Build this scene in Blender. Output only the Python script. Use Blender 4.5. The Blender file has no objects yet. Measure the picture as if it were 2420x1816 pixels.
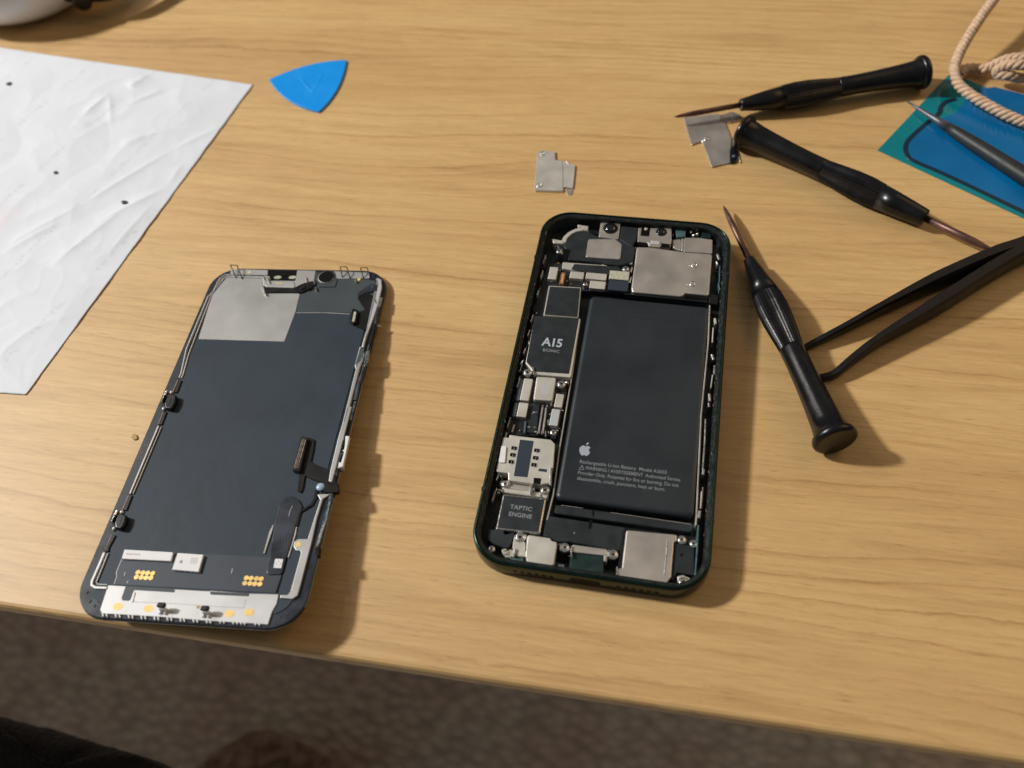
import bpy, math, random
from mathutils import Matrix, Vector, noise
import numpy as np
random.seed(7)
S = 0.001                                  # all lengths below are millimetres
sc = bpy.context.scene
col = sc.collection

# ------------------------------------------------------------------ camera
W, H, F = 2420.0, 1816.0, 2040.82
CP = Vector((13.621, -171.437, 246.496))
CR = Matrix(((0.980496, -0.111703, 0.161710), (0.183977, 0.811087, -0.555239), (-0.069139, 0.574160, 0.815818)))
cam = bpy.data.cameras.new('camera'); camo = bpy.data.objects.new('camera', cam); col.objects.link(camo)
camo.matrix_world = Matrix.Translation(CP * S) @ CR.to_4x4()
cam.sensor_width = 36.0; cam.lens = F / W * 36.0
cam.clip_start = 0.01; cam.clip_end = 20
cam.dof.use_dof = True; cam.dof.focus_distance = 0.292; cam.dof.aperture_fstop = 9.5
sc.camera = camo

# ------------------------------------------------------------------ world: the dim room round the desk
wd = bpy.data.worlds.new("World"); sc.world = wd; wd.use_nodes = True
nt = wd.node_tree; bg = nt.nodes['Background']
tc = nt.nodes.new('ShaderNodeTexCoord'); sx = nt.nodes.new('ShaderNodeSeparateXYZ'); cr = nt.nodes.new('ShaderNodeValToRGB')
nt.links.new(tc.outputs['Generated'], sx.inputs[0]); nt.links.new(sx.outputs['Z'], cr.inputs[0]); nt.links.new(cr.outputs[0], bg.inputs[0])
cr.color_ramp.elements[0].position = 0.0; cr.color_ramp.elements[0].color = (0.072, 0.068, 0.066, 1)
cr.color_ramp.elements[1].position = 0.9; cr.color_ramp.elements[1].color = (0.245, 0.235, 0.225, 1)
bg.inputs[1].default_value = 0.62

# ------------------------------------------------------------------ ceiling lamps up and to the left, warm fill added at right
def lamp(name, loc, size, power, colr, target=(-20, 0, 0)):
    l = bpy.data.lights.new(name, 'AREA'); l.shape = 'DISK'; l.size = size * S; l.energy = power; l.color = colr
    o = bpy.data.objects.new(name, l); col.objects.link(o)
    o.location = Vector(loc) * S
    o.rotation_euler = (Vector(target) - Vector(loc)).to_track_quat('-Z', 'Y').to_euler()
    return o
lamp('ceiling_lamp', (-2300, 205, 1675), 225, 80, (1.0, 0.985, 0.965))
lamp('ceiling_lamp', (-1680, 610, 1390), 130, 3.0, (1.0, 0.92, 0.80))
lamp('ceiling_lamp', (-1450, 930, 1420), 130, 2.4, (1.0, 0.90, 0.78))
lamp('warm_fill', (1300, 900, 1500), 1500, 7, (1.0, 0.64, 0.28))  # unseen fill added at back right to warm the wood there
sc.view_settings.view_transform = 'Standard'; sc.view_settings.look = 'None'
sc.view_settings.exposure = 0.06; sc.view_settings.gamma = 1.0

# ------------------------------------------------------------------ measuring frames
class Frame:
    """a plane-bearing frame: origin (mm) and axes; P() turns a point of the photograph into the frame's own x,y at height w"""
    def __init__(s, o, m): s.o = Vector(o); s.m = m
    def P(s, px, py, w):
        d = CR @ Vector(((px - W / 2) / F, -(py - H / 2) / F, -1.0))
        mt = s.m.transposed(); a = mt @ (CP - s.o); b = mt @ d
        t = (w - a.z) / b.z
        return (a.x + t * b.x, a.y + t * b.y)
    def PL(s, pts, w): return [s.P(x, y, w) for x, y in pts]
def Z(ox, oy, f): return lambda *pts: [(ox + x * f, oy + y * f) for x, y in pts]
TB = Frame((0, 0, 0), Matrix.Identity(3))
ph_t = math.atan(2.5 / 146)
PH = Frame((0, 0, 1.256), Matrix.Rotation(ph_t, 3, 'X'))
D_TH, D_TL = 0.0992, -math.atan(8.5 / 145.6)
DM = Matrix.Rotation(D_TH, 3, 'Z') @ Matrix.Rotation(D_TL, 3, 'X')
DS = Frame(Vector((-119.365, -34.495, 6.25)) - DM @ Vector((0, 0, 2.0)), DM)

# ------------------------------------------------------------------ materials
MATS = {}
def mat(name, c, rough=0.5, metal=0.0, var=0.0, vs=300, bump=0.0, bs=800, coat=0.0, spec=0.5, c2=None, dist=0.0002, sheen=0.0, trans=0.0):
    m = bpy.data.materials.new(name); m.use_nodes = True; n = m.node_tree; p = n.nodes['Principled BSDF']
    p.inputs['Base Color'].default_value = (*c, 1); p.inputs['Roughness'].default_value = rough; p.inputs['Metallic'].default_value = metal
    p.inputs['Coat Weight'].default_value = coat; p.inputs['Specular IOR Level'].default_value = spec
    p.inputs['Sheen Weight'].default_value = sheen; p.inputs['Transmission Weight'].default_value = trans
    t = n.nodes.new('ShaderNodeTexCoord')
    if var or c2:
        z = n.nodes.new('ShaderNodeTexNoise'); z.inputs['Scale'].default_value = vs; z.inputs['Detail'].default_value = 4
        n.links.new(t.outputs['Object'], z.inputs['Vector'])
        r = n.nodes.new('ShaderNodeValToRGB'); n.links.new(z.outputs[0], r.inputs[0]); n.links.new(r.outputs[0], p.inputs['Base Color'])
        a = c if c2 else [x * (1 - var) for x in c]; b = c2 if c2 else [min(1, x * (1 + var)) for x in c]
        r.color_ramp.elements[0].position = 0.3; r.color_ramp.elements[0].color = (*a, 1)
        r.color_ramp.elements[1].position = 0.7; r.color_ramp.elements[1].color = (*b, 1)
        q = n.nodes.new('ShaderNodeMapRange'); n.links.new(z.outputs[0], q.inputs[0])
        q.inputs[1].default_value = 0.3; q.inputs[2].default_value = 0.7
        q.inputs[3].default_value = max(0, rough - 0.07); q.inputs[4].default_value = min(1, rough + 0.07); n.links.new(q.outputs[0], p.inputs['Roughness'])
    if bump:
        z2 = n.nodes.new('ShaderNodeTexNoise'); z2.inputs['Scale'].default_value = bs; z2.inputs['Detail'].default_value = 3
        n.links.new(t.outputs['Object'], z2.inputs['Vector'])
        b = n.nodes.new('ShaderNodeBump'); b.inputs['Strength'].default_value = bump; b.inputs['Distance'].default_value = dist
        n.links.new(z2.outputs[0], b.inputs['Height']); n.links.new(b.outputs[0], p.inputs['Normal'])
    MATS[name] = m
    return m
green = mat('green_anodised', (0.009, 0.026, 0.020), 0.24, 0.7, 0.2, 200, 0.03, 3000)
ledgem = mat('old_adhesive', (0.004, 0.006, 0.006), 0.35, 0.0, 0, 420, 0.5, 900, c2=(0.022, 0.028, 0.027), dist=0.0003)
inner = mat('housing_inside', (0.012, 0.016, 0.015), 0.4, 0.3, 0.4, 400, 0.3, 900)
nickel = mat('matte_nickel', (0.70, 0.655, 0.60), 0.40, 0.85, 0.04, 120, 0.05, 2500)
nickel2 = mat('pale_shield', (0.66, 0.64, 0.57), 0.5, 0.6, 0.04, 150, 0.05, 2500)
steel = mat('bright_steel', (0.80, 0.79, 0.76), 0.27, 1.0, 0.08, 900, 0.15, 1800)
slate = mat('graphite_sheet', (0.029, 0.042, 0.058), 0.55, 0.0, 0.10, 45, 0.35, 70, dist=0.0006, spec=0.32)
slate2 = mat('graphite_sheet_upper', (0.046, 0.060, 0.066), 0.55, 0.1, 0.07, 60, 0.05, 2500)
navy = mat('black_glass_border', (0.022, 0.028, 0.040), 0.32, 0.1, 0.25, 250, 0.05, 2500)
plate = mat('bare_metal_plate', (0.47, 0.47, 0.46), 0.45, 0.55, 0.03, 80, 0.06, 1800)
strip = mat('pale_metal_strip', (0.60, 0.60, 0.60), 0.45, 0.35, 0.03, 120, 0.06, 2200)
batt = mat('battery_wrap', (0.017, 0.023, 0.028), 0.42, 0.0, 0.12, 60, 0.1, 3500, spec=0.5)
tape = mat('black_tape', (0.013, 0.018, 0.022), 0.5, 0.0, 0.2, 200, 0.1, 2500)
black = mat('black_plastic', (0.006, 0.006, 0.007), 0.35, 0.0, 0.2, 300, 0.05, 2500)
pit = mat('dark_recess', (0.0015, 0.0015, 0.0015), 0.6, spec=0.15)
gold = mat('gold_contact', (0.95, 0.66, 0.24), 0.38, 0.35, 0.06, 600)
goldm = mat('gold_spot', (0.85, 0.60, 0.22), 0.5, 0.2, 0.1, 900)
copper = mat('copper_part', (0.42, 0.22, 0.10), 0.4, 0.5, 0.2, 900)
cream = mat('cream_ceramic', (0.50, 0.50, 0.38), 0.4, 0.1, 0.15, 900)
white = mat('white_label', (0.80, 0.80, 0.80), 0.5, 0, 0.03, 300)
ink = mat('grey_print', (0.30, 0.30, 0.30), 0.6)
print_m = mat('pale_print', (0.22, 0.235, 0.25), 0.55)
print_b = mat('bright_print', (0.42, 0.47, 0.52), 0.5)
lens = mat('lens_glass', (0.004, 0.005, 0.006), 0.05, 0, coat=1.0)
teal = mat('teal_and_lit_wall', (0.10, 0.17, 0.18), 0.3, 0.3, 0.2, 500)
dkteal = mat('dark_green_metal', (0.022, 0.045, 0.042), 0.35, 0.4, 0.2, 400, 0.1, 1500)
bluegrey = mat('blue_grey_wall', (0.12, 0.15, 0.20), 0.4, 0.4, 0.1, 300)
flexm = mat('flex_ribbon', (0.040, 0.047, 0.062), 0.3, 0.2, 0.3, 150, 0.1, 1500)
blackmetal = mat('black_coated_metal', (0.008, 0.007, 0.008), 0.45, 0.3, 0.3, 150, 0.1, 1500)
handle_m = mat('black_handle_plastic', (0.0055, 0.0055, 0.0065), 0.30, 0, 0.3, 120, 0.12, 1200, spec=0.42)
shaft_m = mat('brown_steel_shaft', (0.13, 0.066, 0.052), 0.38, 0.55, 0.25, 300, 0.05, 2500)
bluep = mat('blue_plastic', (0.003, 0.30, 0.86), 0.36, 0, 0.03, 100, 0.05, 900)
filmt = mat('teal_film', (0.002, 0.20, 0.23), 0.16, 0, 0.12, 40, 0.04, 300)
filmb = mat('blue_film', (0.002, 0.130, 0.33), 0.16, 0, 0.15, 30, 0.04, 300)
darkline = mat('dark_adhesive_line', (0.002, 0.020, 0.040), 0.35)
toolm = mat('dark_grey_tool', (0.018, 0.021, 0.022), 0.5, 0, 0.15, 200, 0.08, 2000)
tipm = mat('grey_tool_tip', (0.10, 0.11, 0.13), 0.42, 0.5, 0.15, 400)
rope = mat('tan_cord', (0.62, 0.42, 0.27), 0.65, 0, 0.22, 500, 0.5, 2500, sheen=0.3, dist=0.0003)
crumb = mat('black_crumb', (0.02, 0.018, 0.018), 0.7)
crumbb = mat('brown_crumb', (0.46, 0.31, 0.12), 0.7)
offwhite = mat('white_plastic', (0.72, 0.70, 0.67), 0.35, 0, 0.03, 50)
blackcloth = mat('black_cloth', (0.006, 0.006, 0.008), 0.9, 0, 0.6, 300, 0.8, 500, sheen=0.2, dist=0.002)
browncloth = mat('brown_cloth', (0.10, 0.06, 0.04), 0.9, 0, 0, 70, 0.8, 90, c2=(0.42, 0.32, 0.28), dist=0.004)
rubber = mat('dark_rubber', (0.02, 0.02, 0.02), 0.8)

def wood():
    m = bpy.data.materials.new('oak_veneer'); m.use_nodes = True; n = m.node_tree; p = n.nodes['Principled BSDF']; L = n.links.new
    t = n.nodes.new('ShaderNodeTexCoord')
    def mp(sx_, sy_, loc=(0, 0, 0), rz=0.0):
        a = n.nodes.new('ShaderNodeMapping'); a.inputs['Scale'].default_value = (sx_, sy_, sx_); a.inputs['Location'].default_value = loc; a.inputs['Rotation'].default_value = (0, 0, rz)
        L(t.outputs['Object'], a.inputs[0]); return a
    def nz(v, scale, det=3, rough=0.5, dist=0.0):
        a = n.nodes.new('ShaderNodeTexNoise'); a.inputs['Scale'].default_value = scale; a.inputs['Detail'].default_value = det
        a.inputs['Roughness'].default_value = rough; a.inputs['Distortion'].default_value = dist; L(v.outputs[0], a.inputs['Vector']); return a
    def ramp(src, stops):
        r = n.nodes.new('ShaderNodeValToRGB'); L(src, r.inputs[0]); e = r.color_ramp.elements
        e[0].position, e[0].color = stops[0][0], (*stops[0][1], 1); e[1].position, e[1].color = stops[-1][0], (*stops[-1][1], 1)
        for q, c in stops[1:-1]:
            k = e.new(q); k.color = (*c, 1)
        return r
    def mixc(a, b, f, mode='MULTIPLY'):
        x = n.nodes.new('ShaderNodeMix'); x.data_type = 'RGBA'; x.blend_type = mode
        if isinstance(f, float): x.inputs[0].default_value = f
        else: L(f, x.inputs[0])
        L(a, x.inputs[6]); L(b, x.inputs[7]); return x.outputs[2]
    broad = nz(mp(3.2, 20), 1.0, 3, 0.5, 0.4)                   # slow tone change, long along the grain
    base = ramp(broad.outputs[0], [(0.30, (0.575, 0.362, 0.145)), (0.52, (0.650, 0.428, 0.178)), (0.72, (0.715, 0.492, 0.218))])
    # growth-ring lines: thin wavy bands across y, bent slowly and wobbling finely
    sep = n.nodes.new('ShaderNodeSeparateXYZ'); L(t.outputs['Object'], sep.inputs[0])
    def addk(prev, src, k):
        q = n.nodes.new('ShaderNodeMath'); q.operation = 'MULTIPLY_ADD'; L(src, q.inputs[0]); q.inputs[1].default_value = k
        if prev is None: q.inputs[2].default_value = 0
        else: L(prev, q.inputs[2])
        return q.outputs[0]
    v = addk(None, sep.outputs['Y'], 230.0)
    v = addk(v, nz(mp(2.4, 7.0), 1.0, 2, 0.5).outputs[0], 16.0)
    v = addk(v, nz(mp(20, 40), 1.0, 3, 0.6).outputs[0], 1.1)
    v = addk(v, nz(mp(70, 160, (2, 6, 0)), 1.0, 4, 0.75).outputs[0], 0.75)
    fr = n.nodes.new('ShaderNodeMath'); fr.operation = 'FRACT'; L(v, fr.inputs[0])
    rings = ramp(fr.outputs[0], [(0.0, (1, 1, 1)), (0.40, (0.98, 0.97, 0.95)), (0.70, (0.90, 0.865, 0.81)), (0.86, (0.70, 0.625, 0.53)), (0.97, (1, 1, 1))])
    rm = ramp(nz(mp(6, 26, (3.1, 1.7, 0)), 1.0, 3, 0.6).outputs[0], [(0.34, (0.12, 0.12, 0.12)), (0.60, (1.0, 1.0, 1.0))])
    fl_ = n.nodes.new('ShaderNodeMath'); fl_.operation = 'FLOOR'; L(v, fl_.inputs[0])
    wn = n.nodes.new('ShaderNodeTexWhiteNoise'); wn.noise_dimensions = '1D'; L(fl_.outputs[0], wn.inputs['W'])
    ri = n.nodes.new('ShaderNodeMath'); ri.operation = 'MULTIPLY_ADD'; L(wn.outputs['Value'], ri.inputs[0]); ri.inputs[1].default_value = 1.15; ri.inputs[2].default_value = -0.1
    rj = n.nodes.new('ShaderNodeMath'); rj.operation = 'MULTIPLY'; rj.use_clamp = True; L(ri.outputs[0], rj.inputs[0]); L(rm.outputs[0], rj.inputs[1])
    c1 = mixc(base.outputs[0], rings.outputs[0], rj.outputs[0])
    fib = nz(mp(55, 900), 1.0, 5, 0.8)
    fr2 = ramp(fib.outputs[0], [(0.32, (0.80, 0.755, 0.69)), (0.62, (1.06, 1.06, 1.05))])
    c2 = mixc(c1, fr2.outputs[0], 0.75)
    pore = nz(mp(110, 1500, (9, 2, 0)), 1.0, 2, 0.6)
    pr = ramp(pore.outputs[0], [(0.28, (0.66, 0.58, 0.48)), (0.37, (1, 1, 1))])
    c3 = mixc(c2, pr.outputs[0], 0.7)
    st = nz(mp(11, 150, (5, 8, 0)), 1.0, 3, 0.6, 0.3)
    s2 = ramp(st.outputs[0], [(0.32, (0.80, 0.75, 0.67)), (0.50, (1, 1, 1))])
    c4 = mixc(c3, s2.outputs[0], 0.7)
    L(c4, p.inputs['Base Color'])
    p.inputs['Roughness'].default_value = 0.52; p.inputs['Specular IOR Level'].default_value = 0.85
    b = n.nodes.new('ShaderNodeBump'); b.inputs['Strength'].default_value = 0.12; b.inputs['Distance'].default_value = 0.0002
    L(fib.outputs[0], b.inputs['Height']); L(b.outputs[0], p.inputs['Normal'])
    return m
oak = wood()
def paper_mat():
    m = mat('thin_white_paper', (0.715, 0.755, 0.81), 0.65, 0, 0.012, 50, 0.22, 1500, dist=0.0002)
    n = m.node_tree; L = n.links.new; p = n.nodes['Principled BSDF']
    src = p.inputs['Base Color'].links[0].from_socket
    t = n.nodes.new('ShaderNodeTexCoord'); a_ = Vector(TB.P(220, 460, 0)); b_ = Vector(TB.P(505, 195, 0)); d_ = b_ - a_
    a = n.nodes.new('ShaderNodeMapping'); a.vector_type = 'TEXTURE'; a.inputs['Location'].default_value = (a_.x * S, a_.y * S, 0); a.inputs['Rotation'].default_value = (0, 0, math.atan2(d_.y, d_.x)); L(t.outputs['Object'], a.inputs[0])
    sp = n.nodes.new('ShaderNodeSeparateXYZ'); L(a.outputs[0], sp.inputs[0])
    def M(op, x, y, z=None):
        q = n.nodes.new('ShaderNodeMath'); q.operation = op
        for i, k in enumerate((x, y, z)):
            if k is None: continue
            if isinstance(k, (int, float)): q.inputs[i].default_value = k
            else: L(k, q.inputs[i])
        return q.outputs[0]
    band = M('LESS_THAN', M('ABSOLUTE', M('SUBTRACT', M('FRACT', M('MULTIPLY_ADD', sp.outputs['Y'], 1 / .034, .5), 0), .5), 0), .035)   # printed lines 34 mm apart
    mp_ = n.nodes.new('ShaderNodeMapping'); mp_.inputs['Scale'].default_value = (900, 300, 1); L(a.outputs[0], mp_.inputs[0])
    g = n.nodes.new('ShaderNodeTexNoise'); g.inputs['Scale'].default_value = 1; g.inputs['Detail'].default_value = 1; L(mp_.outputs[0], g.inputs[0])
    w_ = n.nodes.new('ShaderNodeTexNoise'); w_.inputs['Scale'].default_value = 90; w_.inputs['Detail'].default_value = 0; L(a.outputs[0], w_.inputs[0])
    f = M('MULTIPLY', M('MULTIPLY', band, M('GREATER_THAN', g.outputs[0], .52)), M('GREATER_THAN', w_.outputs[0], .44))
    x = n.nodes.new('ShaderNodeMix'); x.data_type = 'RGBA'; L(M('MULTIPLY', f, .35), x.inputs[0]); L(src, x.inputs[6]); x.inputs[7].default_value = (.50, .52, .56, 1)
    pc = TB.P(0, 520, 0); dn = n.nodes.new('ShaderNodeVectorMath'); dn.operation = 'DISTANCE'; L(t.outputs['Object'], dn.inputs[0]); dn.inputs[1].default_value = (pc[0] * S, pc[1] * S, 0.002)
    pk_ = n.nodes.new('ShaderNodeMapRange'); L(dn.outputs['Value'], pk_.inputs[0]); pk_.inputs[1].default_value = .003; pk_.inputs[2].default_value = .013; pk_.inputs[3].default_value = .17; pk_.inputs[4].default_value = 0
    x2_ = n.nodes.new('ShaderNodeMix'); x2_.data_type = 'RGBA'; L(pk_.outputs[0], x2_.inputs[0]); L(x.outputs[2], x2_.inputs[6]); x2_.inputs[7].default_value = (.70, .42, .42, 1)   # pinkish tint, fading outwards
    L(x2_.outputs[2], p.inputs['Base Color'])
    return m
paper = paper_mat()
def carpet_mat():
    m = bpy.data.materials.new('loop_carpet'); m.use_nodes = True; n = m.node_tree; p = n.nodes['Principled BSDF']; L = n.links.new
    t = n.nodes.new('ShaderNodeTexCoord'); a = n.nodes.new('ShaderNodeMapping'); a.inputs['Rotation'].default_value = (0, 0, 0.75); a.inputs['Scale'].default_value = (58, 98, 1)
    L(t.outputs['Object'], a.inputs[0])
    vo = n.nodes.new('ShaderNodeTexVoronoi'); vo.inputs['Scale'].default_value = 1.0; vo.inputs['Randomness'].default_value = 0.85; L(a.outputs[0], vo.inputs['Vector'])
    z2 = n.nodes.new('ShaderNodeTexNoise'); z2.inputs['Scale'].default_value = 9; z2.inputs['Detail'].default_value = 4; L(t.outputs['Object'], z2.inputs['Vector'])
    r = n.nodes.new('ShaderNodeValToRGB'); L(vo.outputs['Distance'], r.inputs[0]); e = r.color_ramp.elements
    e[0].position = 0.1; e[0].color = (0.78, 0.76, 0.74, 1); e[1].position = 0.8; e[1].color = (0.47, 0.455, 0.435, 1)
    r2 = n.nodes.new('ShaderNodeValToRGB'); L(z2.outputs[0], r2.inputs[0]); e = r2.color_ramp.elements
    e[0].position = 0.33; e[0].color = (0.88, 0.76, 0.70, 1); e[1].position = 0.67; e[1].color = (0.98, 1.0, 0.94, 1)
    x = n.nodes.new('ShaderNodeMix'); x.data_type = 'RGBA'; x.blend_type = 'MULTIPLY'; x.inputs[0].default_value = 1.0; L(r.outputs[0], x.inputs[6]); L(r2.outputs[0], x.inputs[7])
    L(x.outputs[2], p.inputs['Base Color']); p.inputs['Roughness'].default_value = 0.95
    b = n.nodes.new('ShaderNodeBump'); b.invert = True; b.inputs['Strength'].default_value = 1.0; b.inputs['Distance'].default_value = 0.006; L(vo.outputs['Distance'], b.inputs['Height']); L(b.outputs[0], p.inputs['Normal'])
    return m
carpet = carpet_mat()

# ------------------------------------------------------------------ object and mesh helpers
def tag(o, label=None, cat=None, group=None, kind=None):
    for k, v in (('label', label), ('category', cat), ('group', group), ('kind', kind)):
        if v: o[k] = v
    return o
def empty(name, fr=None, loc=None, rot=None):
    o = bpy.data.objects.new(name, None); col.objects.link(o); o.empty_display_size = 0.01
    if fr: o.matrix_world = Matrix.Translation(fr.o * S) @ fr.m.to_4x4()
    if loc: o.location = Vector(loc) * S
    return o
def area2(p): return sum(p[i - 1][0] * p[i][1] - p[i][0] * p[i - 1][1] for i in range(len(p)))
def ccw(p): return list(p) if area2(p) > 0 else list(p)[::-1]
def inset(poly, d):
    out = []; n = len(poly)
    for i in range(n):
        a = Vector(poly[i - 1]); b = Vector(poly[i]); c = Vector(poly[(i + 1) % n])
        e1 = (b - a); e2 = (c - b)
        if e1.length < 1e-6 or e2.length < 1e-6: out.append(tuple(b)); continue
        e1.normalize(); e2.normalize()
        n1 = Vector((-e1.y, e1.x)); n2 = Vector((-e2.y, e2.x)); m = n1 + n2
        k = max(0.35, 1 + n1.dot(n2))
        out.append(tuple(b + m * (d / k)))
    return out
def rnd(poly, r, n=4):
    poly = ccw(poly); out = []; N = len(poly)
    for i in range(N):
        a = Vector(poly[i - 1]); b = Vector(poly[i]); c = Vector(poly[(i + 1) % N])
        u = a - b; v = c - b; lu, lv = u.length, v.length
        if lu < 1e-6 or lv < 1e-6: continue
        u /= lu; v /= lv
        cosang = max(-1, min(1, u.dot(v))); ang = math.acos(cosang)
        if ang > math.pi - 0.15 or r <= 0: out.append(tuple(b)); continue
        t = min(r / math.tan(ang / 2), 0.45 * lu, 0.45 * lv)
        p0 = b + u * t; p2 = b + v * t
        for k in range(n + 1):
            s = k / n; out.append(tuple(p0 * (1 - s) ** 2 + b * 2 * s * (1 - s) + p2 * s * s))
    return out
def rrect(w, h, r, n=10, cx=0, cy=0):
    out = []
    for qx, qy, a0 in ((1, 1, 0), (-1, 1, 90), (-1, -1, 180), (1, -1, 270)):
        for k in range(n + 1):
            a = math.radians(a0 + 90 * k / n)
            out.append((cx + qx * (w / 2 - r) + r * math.cos(a), cy + qy * (h / 2 - r) + r * math.sin(a)))
    return out
class MB:
    def __init__(s): s.v = []; s.f = []; s.sm = []
    def add(s, vs, fs, smooth=False):
        b = len(s.v); s.v += [tuple(v) for v in vs]
        for f in fs: s.f.append([b + i for i in f]); s.sm.append(smooth)
    def loft(s, rings, cap0=True, cap1=True, smooth=False, closed=True):
        n = len(rings[0]); vs = [v for r in rings for v in r]; fs = []
        for k in range(len(rings) - 1):
            for i in range(n if closed else n - 1):
                j = (i + 1) % n; fs.append([k * n + i, k * n + j, (k + 1) * n + j, (k + 1) * n + i])
        s.add(vs, fs, smooth)
        b = len(s.v) - len(vs)
        if cap0: s.f.append([b + i for i in range(n)][::-1]); s.sm.append(False)
        if cap1: s.f.append([b + (len(rings) - 1) * n + i for i in range(n)]); s.sm.append(False)
        return s
    def prism(s, poly, w0, w1, bev=0.12, steps=1):
        poly = ccw(poly); bev = min(bev, abs(w1 - w0) * 0.8); rings = [[(x, y, w0) for x, y in poly]]
        if bev > 0:
            for k in range(steps + 1):
                a = math.pi / 2 * k / steps
                q = inset(poly, bev * (1 - math.cos(a))); rings.append([(x, y, w1 - bev + bev * math.sin(a)) for x, y in q])
        else: rings.append([(x, y, w1) for x, y in poly])
        return s.loft(rings)
    def tube(s, pts, rad, seg=8, caps=True, flat=1.0):
        pts = [Vector(p) for p in pts]; n = len(pts); rings = []; prev = None
        for i, p in enumerate(pts):
            t = (pts[min(i + 1, n - 1)] - pts[max(i - 1, 0)]); t.normalize()
            if prev is None:
                up = Vector((0, 0, 1)) if abs(t.z) < 0.9 else Vector((1, 0, 0)); a = t.cross(up).normalized()
            else: a = (prev - t * prev.dot(t)).normalized()
            prev = a; b = a.cross(t).normalized()
            r = rad(i / (n - 1)) if callable(rad) else (rad[i] if isinstance(rad, (list, tuple)) else rad)
            rings.append([p + a * (r * math.cos(2 * math.pi * k / seg)) + b * (r * flat * math.sin(2 * math.pi * k / seg)) for k in range(seg)])
        return s.loft([r[::-1] for r in rings], caps, caps, True)
    def lathe(s, A, B, prof, seg=24, ribs=None):
        A = Vector(A); B = Vector(B); t = (B - A); Ln = t.length; t.normalize()
        a = t.cross(Vector((0, 0, 1))).normalized() if abs(t.z) < 0.95 else Vector((1, 0, 0)); b = a.cross(t)
        rings = []
        for q, r in prof:
            rr = []
            for k in range(seg):
                g = 1.0
                if ribs and ribs[0] <= q <= ribs[1]: g = 1 - ribs[2] * (k % 2)
                an = 2 * math.pi * k / seg
                rr.append(A + t * (q * Ln) + (a * math.cos(an) + b * math.sin(an)) * (r * g))
            rings.append(rr[::-1])
        return s.loft(rings, True, True, ribs is None)
    def dome(s, cx, cy, w, r, h, seg=12, n=4):
        rings = []
        for k in range(n + 1):
            a = math.pi / 2 * k / n; rings.append([(cx + max(.02, r * math.cos(a)) * math.cos(2 * math.pi * i / seg), cy + max(.02, r * math.cos(a)) * math.sin(2 * math.pi * i / seg), w + h * math.sin(a)) for i in range(seg)])
        return s.loft(rings, True, True, True)
    def cup(s, cx, cy, w, r, seg=14):
        prof = [(1, 0), (0.92, .16), (0.75, .17), (0.6, .04), (0.35, -0.04), (0.05, -.07)]
        rings = [[(cx + r * q * math.cos(2 * math.pi * i / seg), cy + r * q * math.sin(2 * math.pi * i / seg), w + h * r) for i in range(seg)] for q, h in prof]
        return s.loft(rings, False, True, True)
    def disc(s, cx, cy, w0, w1, r, seg=16, bev=0.08): return s.prism([(cx + r * math.cos(2 * math.pi * i / seg), cy + r * math.sin(2 * math.pi * i / seg)) for i in range(seg)], w0, w1, bev)
    def bar(s, pts, wid, w0, w1, bev=0.1):
        L_, R_ = [], []; n = len(pts)
        for i, p in enumerate(pts):
            t = Vector(pts[min(i + 1, n - 1)]) - Vector(pts[max(i - 1, 0)]); t.normalize(); nn = Vector((-t.y, t.x)) * (wid / 2)
            L_.append(tuple(Vector(p) + nn)); R_.append(tuple(Vector(p) - nn))
        return s.prism(L_ + R_[::-1], w0, w1, bev)
    def build(s, name, m, parent=None, label=None, kind=None):
        me = bpy.data.meshes.new(name); me.from_pydata([(x * S, y * S, z * S) for x, y, z in s.v], [], s.f)
        me.polygons.foreach_set('use_smooth', s.sm); me.materials.append(m); me.validate(); me.update()
        o = bpy.data.objects.new(name, me); col.objects.link(o)
        if parent: o.parent = parent
        if label: o['label'] = label
        if kind: o['kind'] = kind
        return o
def text(s, size, x, y, w, rot, m, parent, name='print', ax='CENTER', bold=0.0, xs=1.0, sp=1.0, shear=0.0):
    cu = bpy.data.curves.new(name, 'FONT'); cu.body = s; cu.size = size; cu.align_x = ax; cu.align_y = 'CENTER'; cu.offset = bold; cu.space_character = sp; cu.shear = shear; cu.resolution_u = 3
    cu.space_line = 0.95
    tmp = bpy.data.objects.new('t', cu); col.objects.link(tmp)
    dg = bpy.context.evaluated_depsgraph_get(); me = bpy.data.meshes.new_from_object(tmp.evaluated_get(dg))
    bpy.data.objects.remove(tmp); me.materials.clear(); me.materials.append(m)
    me.transform(Matrix.Translation((x * S, y * S, w * S)) @ Matrix.Rotation(rot, 4, 'Z') @ Matrix.Diagonal((S * xs, S, S, 1)))
    o = bpy.data.objects.new(name, me); col.objects.link(o)
    if parent: o.parent = parent
    return o
def bez(a, c, b, n=8): return [tuple(Vector(a) * (1 - t) ** 2 + Vector(c) * 2 * t * (1 - t) + Vector(b) * t * t) for t in [i / n for i in range(n)]]
def smooth_path(pts, n=6):
    pts = [Vector(p) for p in pts]; out = []
    for i in range(len(pts) - 1):
        p0 = pts[max(i - 1, 0)]; p1 = pts[i]; p2 = pts[i + 1]; p3 = pts[min(i + 2, len(pts) - 1)]
        for k in range(n):
            t = k / n; out.append(0.5 * ((2 * p1) + (p2 - p0) * t + (2 * p0 - 5 * p1 + 4 * p2 - p3) * t * t + (3 * p1 - p0 - 3 * p2 + p3) * t ** 3))
    out.append(pts[-1]); return out

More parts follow.
